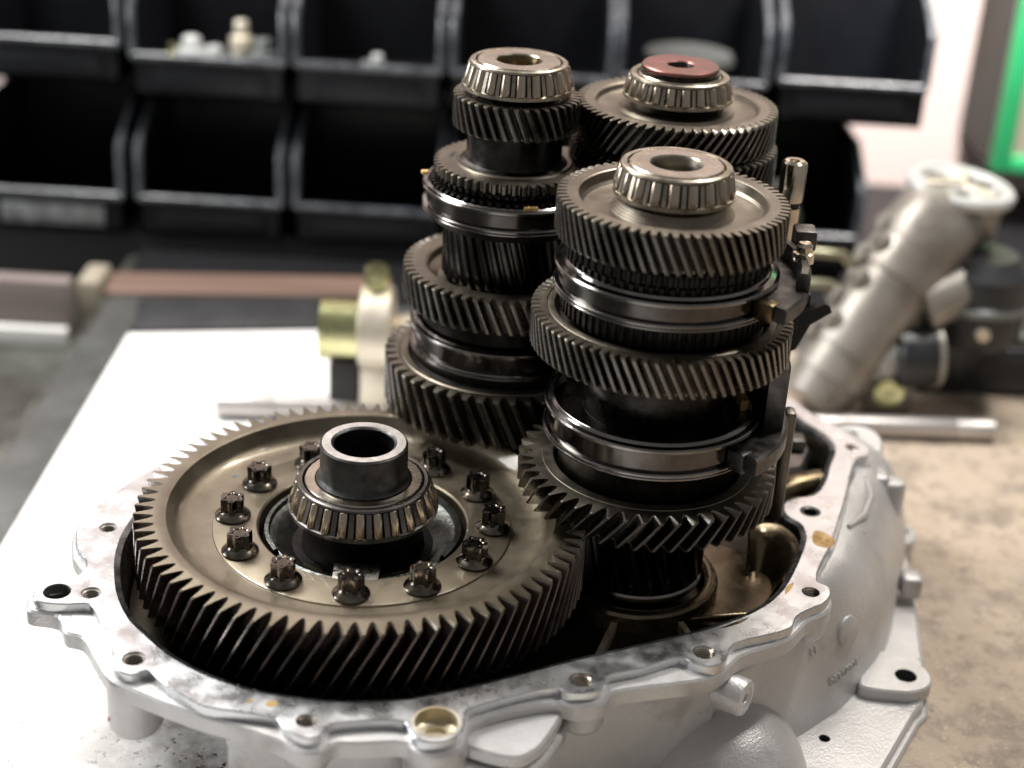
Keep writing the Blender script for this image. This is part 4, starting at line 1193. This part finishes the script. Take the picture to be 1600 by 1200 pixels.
# ------------------------------------------------------------------ shift forks and rail on the right
pn = thing('shift_rail', (12.95, -4.0, ZB), 'bright grooved steel rail pin standing right of the gear stacks', 'rail')
z = -ZB
MB().lathe([(0, 14.55 + z), (.22, 14.55 + z), (.26, 14.74 + z), (.46, 14.76 + z), (.60, 14.66 + z), (.62, 14.5 + z), (.62, 12.75 + z)], 32).build('rail_head', 'pin', pn)
MB().lathe([(.62, 12.75 + z), (.5, 12.72 + z), (.5, 12.45 + z), (.56, 12.42 + z)], 32).build('rail_groove', 'black', pn)
MB().lathe([(.56, 12.42 + z), (.56, -3 + z), (0, -3 + z)], 32).build('rail_body', 'pin', pn)

fk = thing('shift_fork', (*Bc, ZB), 'upper dark shift fork gripping the upper sleeve of the front right stack', 'shift fork')
b = MB().lathe([(4.82, 11.2 + z), (4.82, 11.84 + z), (6.2, 11.84 + z), (6.32, 11.74 + z), (6.32, 11.2 + z), (6.2, 11.1 + z)], 40, a0=R_(-40), a1=R_(70), closed=True)
b.build('fork_arc', 'fork', fk)
MB().box((4.78, -.35, 11.05 + z), (5.75, .4, 11.9 + z), M4=Matrix.Rotation(R_(-39), 4, 'Z'), ch=.1).build('fork_pad', 'bronze', fk)
b = MB().lathe([(5.75, 11.2 + z), (5.75, 12.3 + z), (5.9, 12.6 + z), (6.2, 12.6 + z), (6.35, 12.3 + z), (6.35, 11.2 + z)], 24, a0=R_(-16), a1=R_(60), closed=True)
b.build('fork_web', 'fork', fk)
MB().box((5.9, 2.0, 12.2 + z), (6.9, 3.2, 13.2 + z), ch=.15).build('fork_block', 'fork', fk)
MB().lathe([(0, 13.25 + z), (.25, 13.2 + z), (.38, 13.05 + z), (.38, 12.8 + z), (.5, 12.75 + z), (.5, 12.3 + z)], 20, c=(6.1, .6)).build('detent_pin', 'pin', fk)

fk2 = thing('shift_fork', (*Bc, ZB), 'lower dark shift fork with a tall plate, gripping the lower sleeve of the front stack', 'shift fork')
b = MB().lathe([(4.84, 4.1 + z), (4.84, 4.82 + z), (6.15, 4.86 + z), (6.3, 4.75 + z), (6.3, 4.05 + z), (6.15, 3.95 + z)], 40, a0=R_(-46), a1=R_(70), closed=True)
b.build('fork_arc', 'fork', fk2)
MB().box((4.8, -.35, 3.9 + z), (5.7, .45, 4.9 + z), M4=Matrix.Rotation(R_(-45), 4, 'Z'), ch=.1).build('fork_pad', 'fork', fk2)
b = MB().lathe([(5.2, 4.2 + z), (5.2, 7.7 + z), (5.3, 7.9 + z), (5.95, 7.9 + z), (6.05, 7.7 + z), (6.05, 4.2 + z)], 24, a0=R_(-15), a1=R_(60), closed=True)
b.build('fork_plate', 'fork', fk2)
MB().box((6.55, 1.6, -1.7 + z), (7.1, 2.5, 4.2 + z), ch=.2).build('fork_post', 'gear2', fk2)

lv = thing('selector_lever', (13.4, -5.2, ZB), 'dark selector lever with two flat fingers poking out right of the middle gears', 'lever')
MB().box((-.2, -.5, 6.6 + z), (.5, .5, 8.3 + z), ch=.1).build('lever_body', 'plastic', lv)
Ml = Matrix.Translation((.3, 0, 6.5 + z)) @ Matrix.Rotation(R_(-32), 4, 'Y')
b = MB()
pr = [(-1.2, -.9), (-.2, .75), (.3, .62), (2.0, .55), (2.15, .3), (2.1, -.02), (.9, -.12), (-.3, -1.0)]
n = len(pr)
vs = [(p[0], -.32, p[1]) for p in pr] + [(p[0], .32, p[1]) for p in pr]
vs = [Ml @ Vector(v) for v in vs]
b.add(vs, [tuple(range(n)), tuple(reversed(range(n, 2 * n)))] + [(i, (i + 1) % n, n + (i + 1) % n, n + i) for i in range(n)])
b.build('finger', 'plastic', lv, smooth=0)
MB().box((.35, .4, 7.1 + z), (1.15, 1.0, 8.2 + z), ch=.18).build('finger', 'plastic', lv)
MB().tube([(.1, .2, -3 + z), (.1, .2, 6.6 + z)], [.35, .35], 14).build('lever_rod', 'fork', lv)
MB().box((.6, 1.8, -1.6 + z), (2.3, 2.9, -.7 + z), ch=.2).build('lever_tab', 'fork', lv)
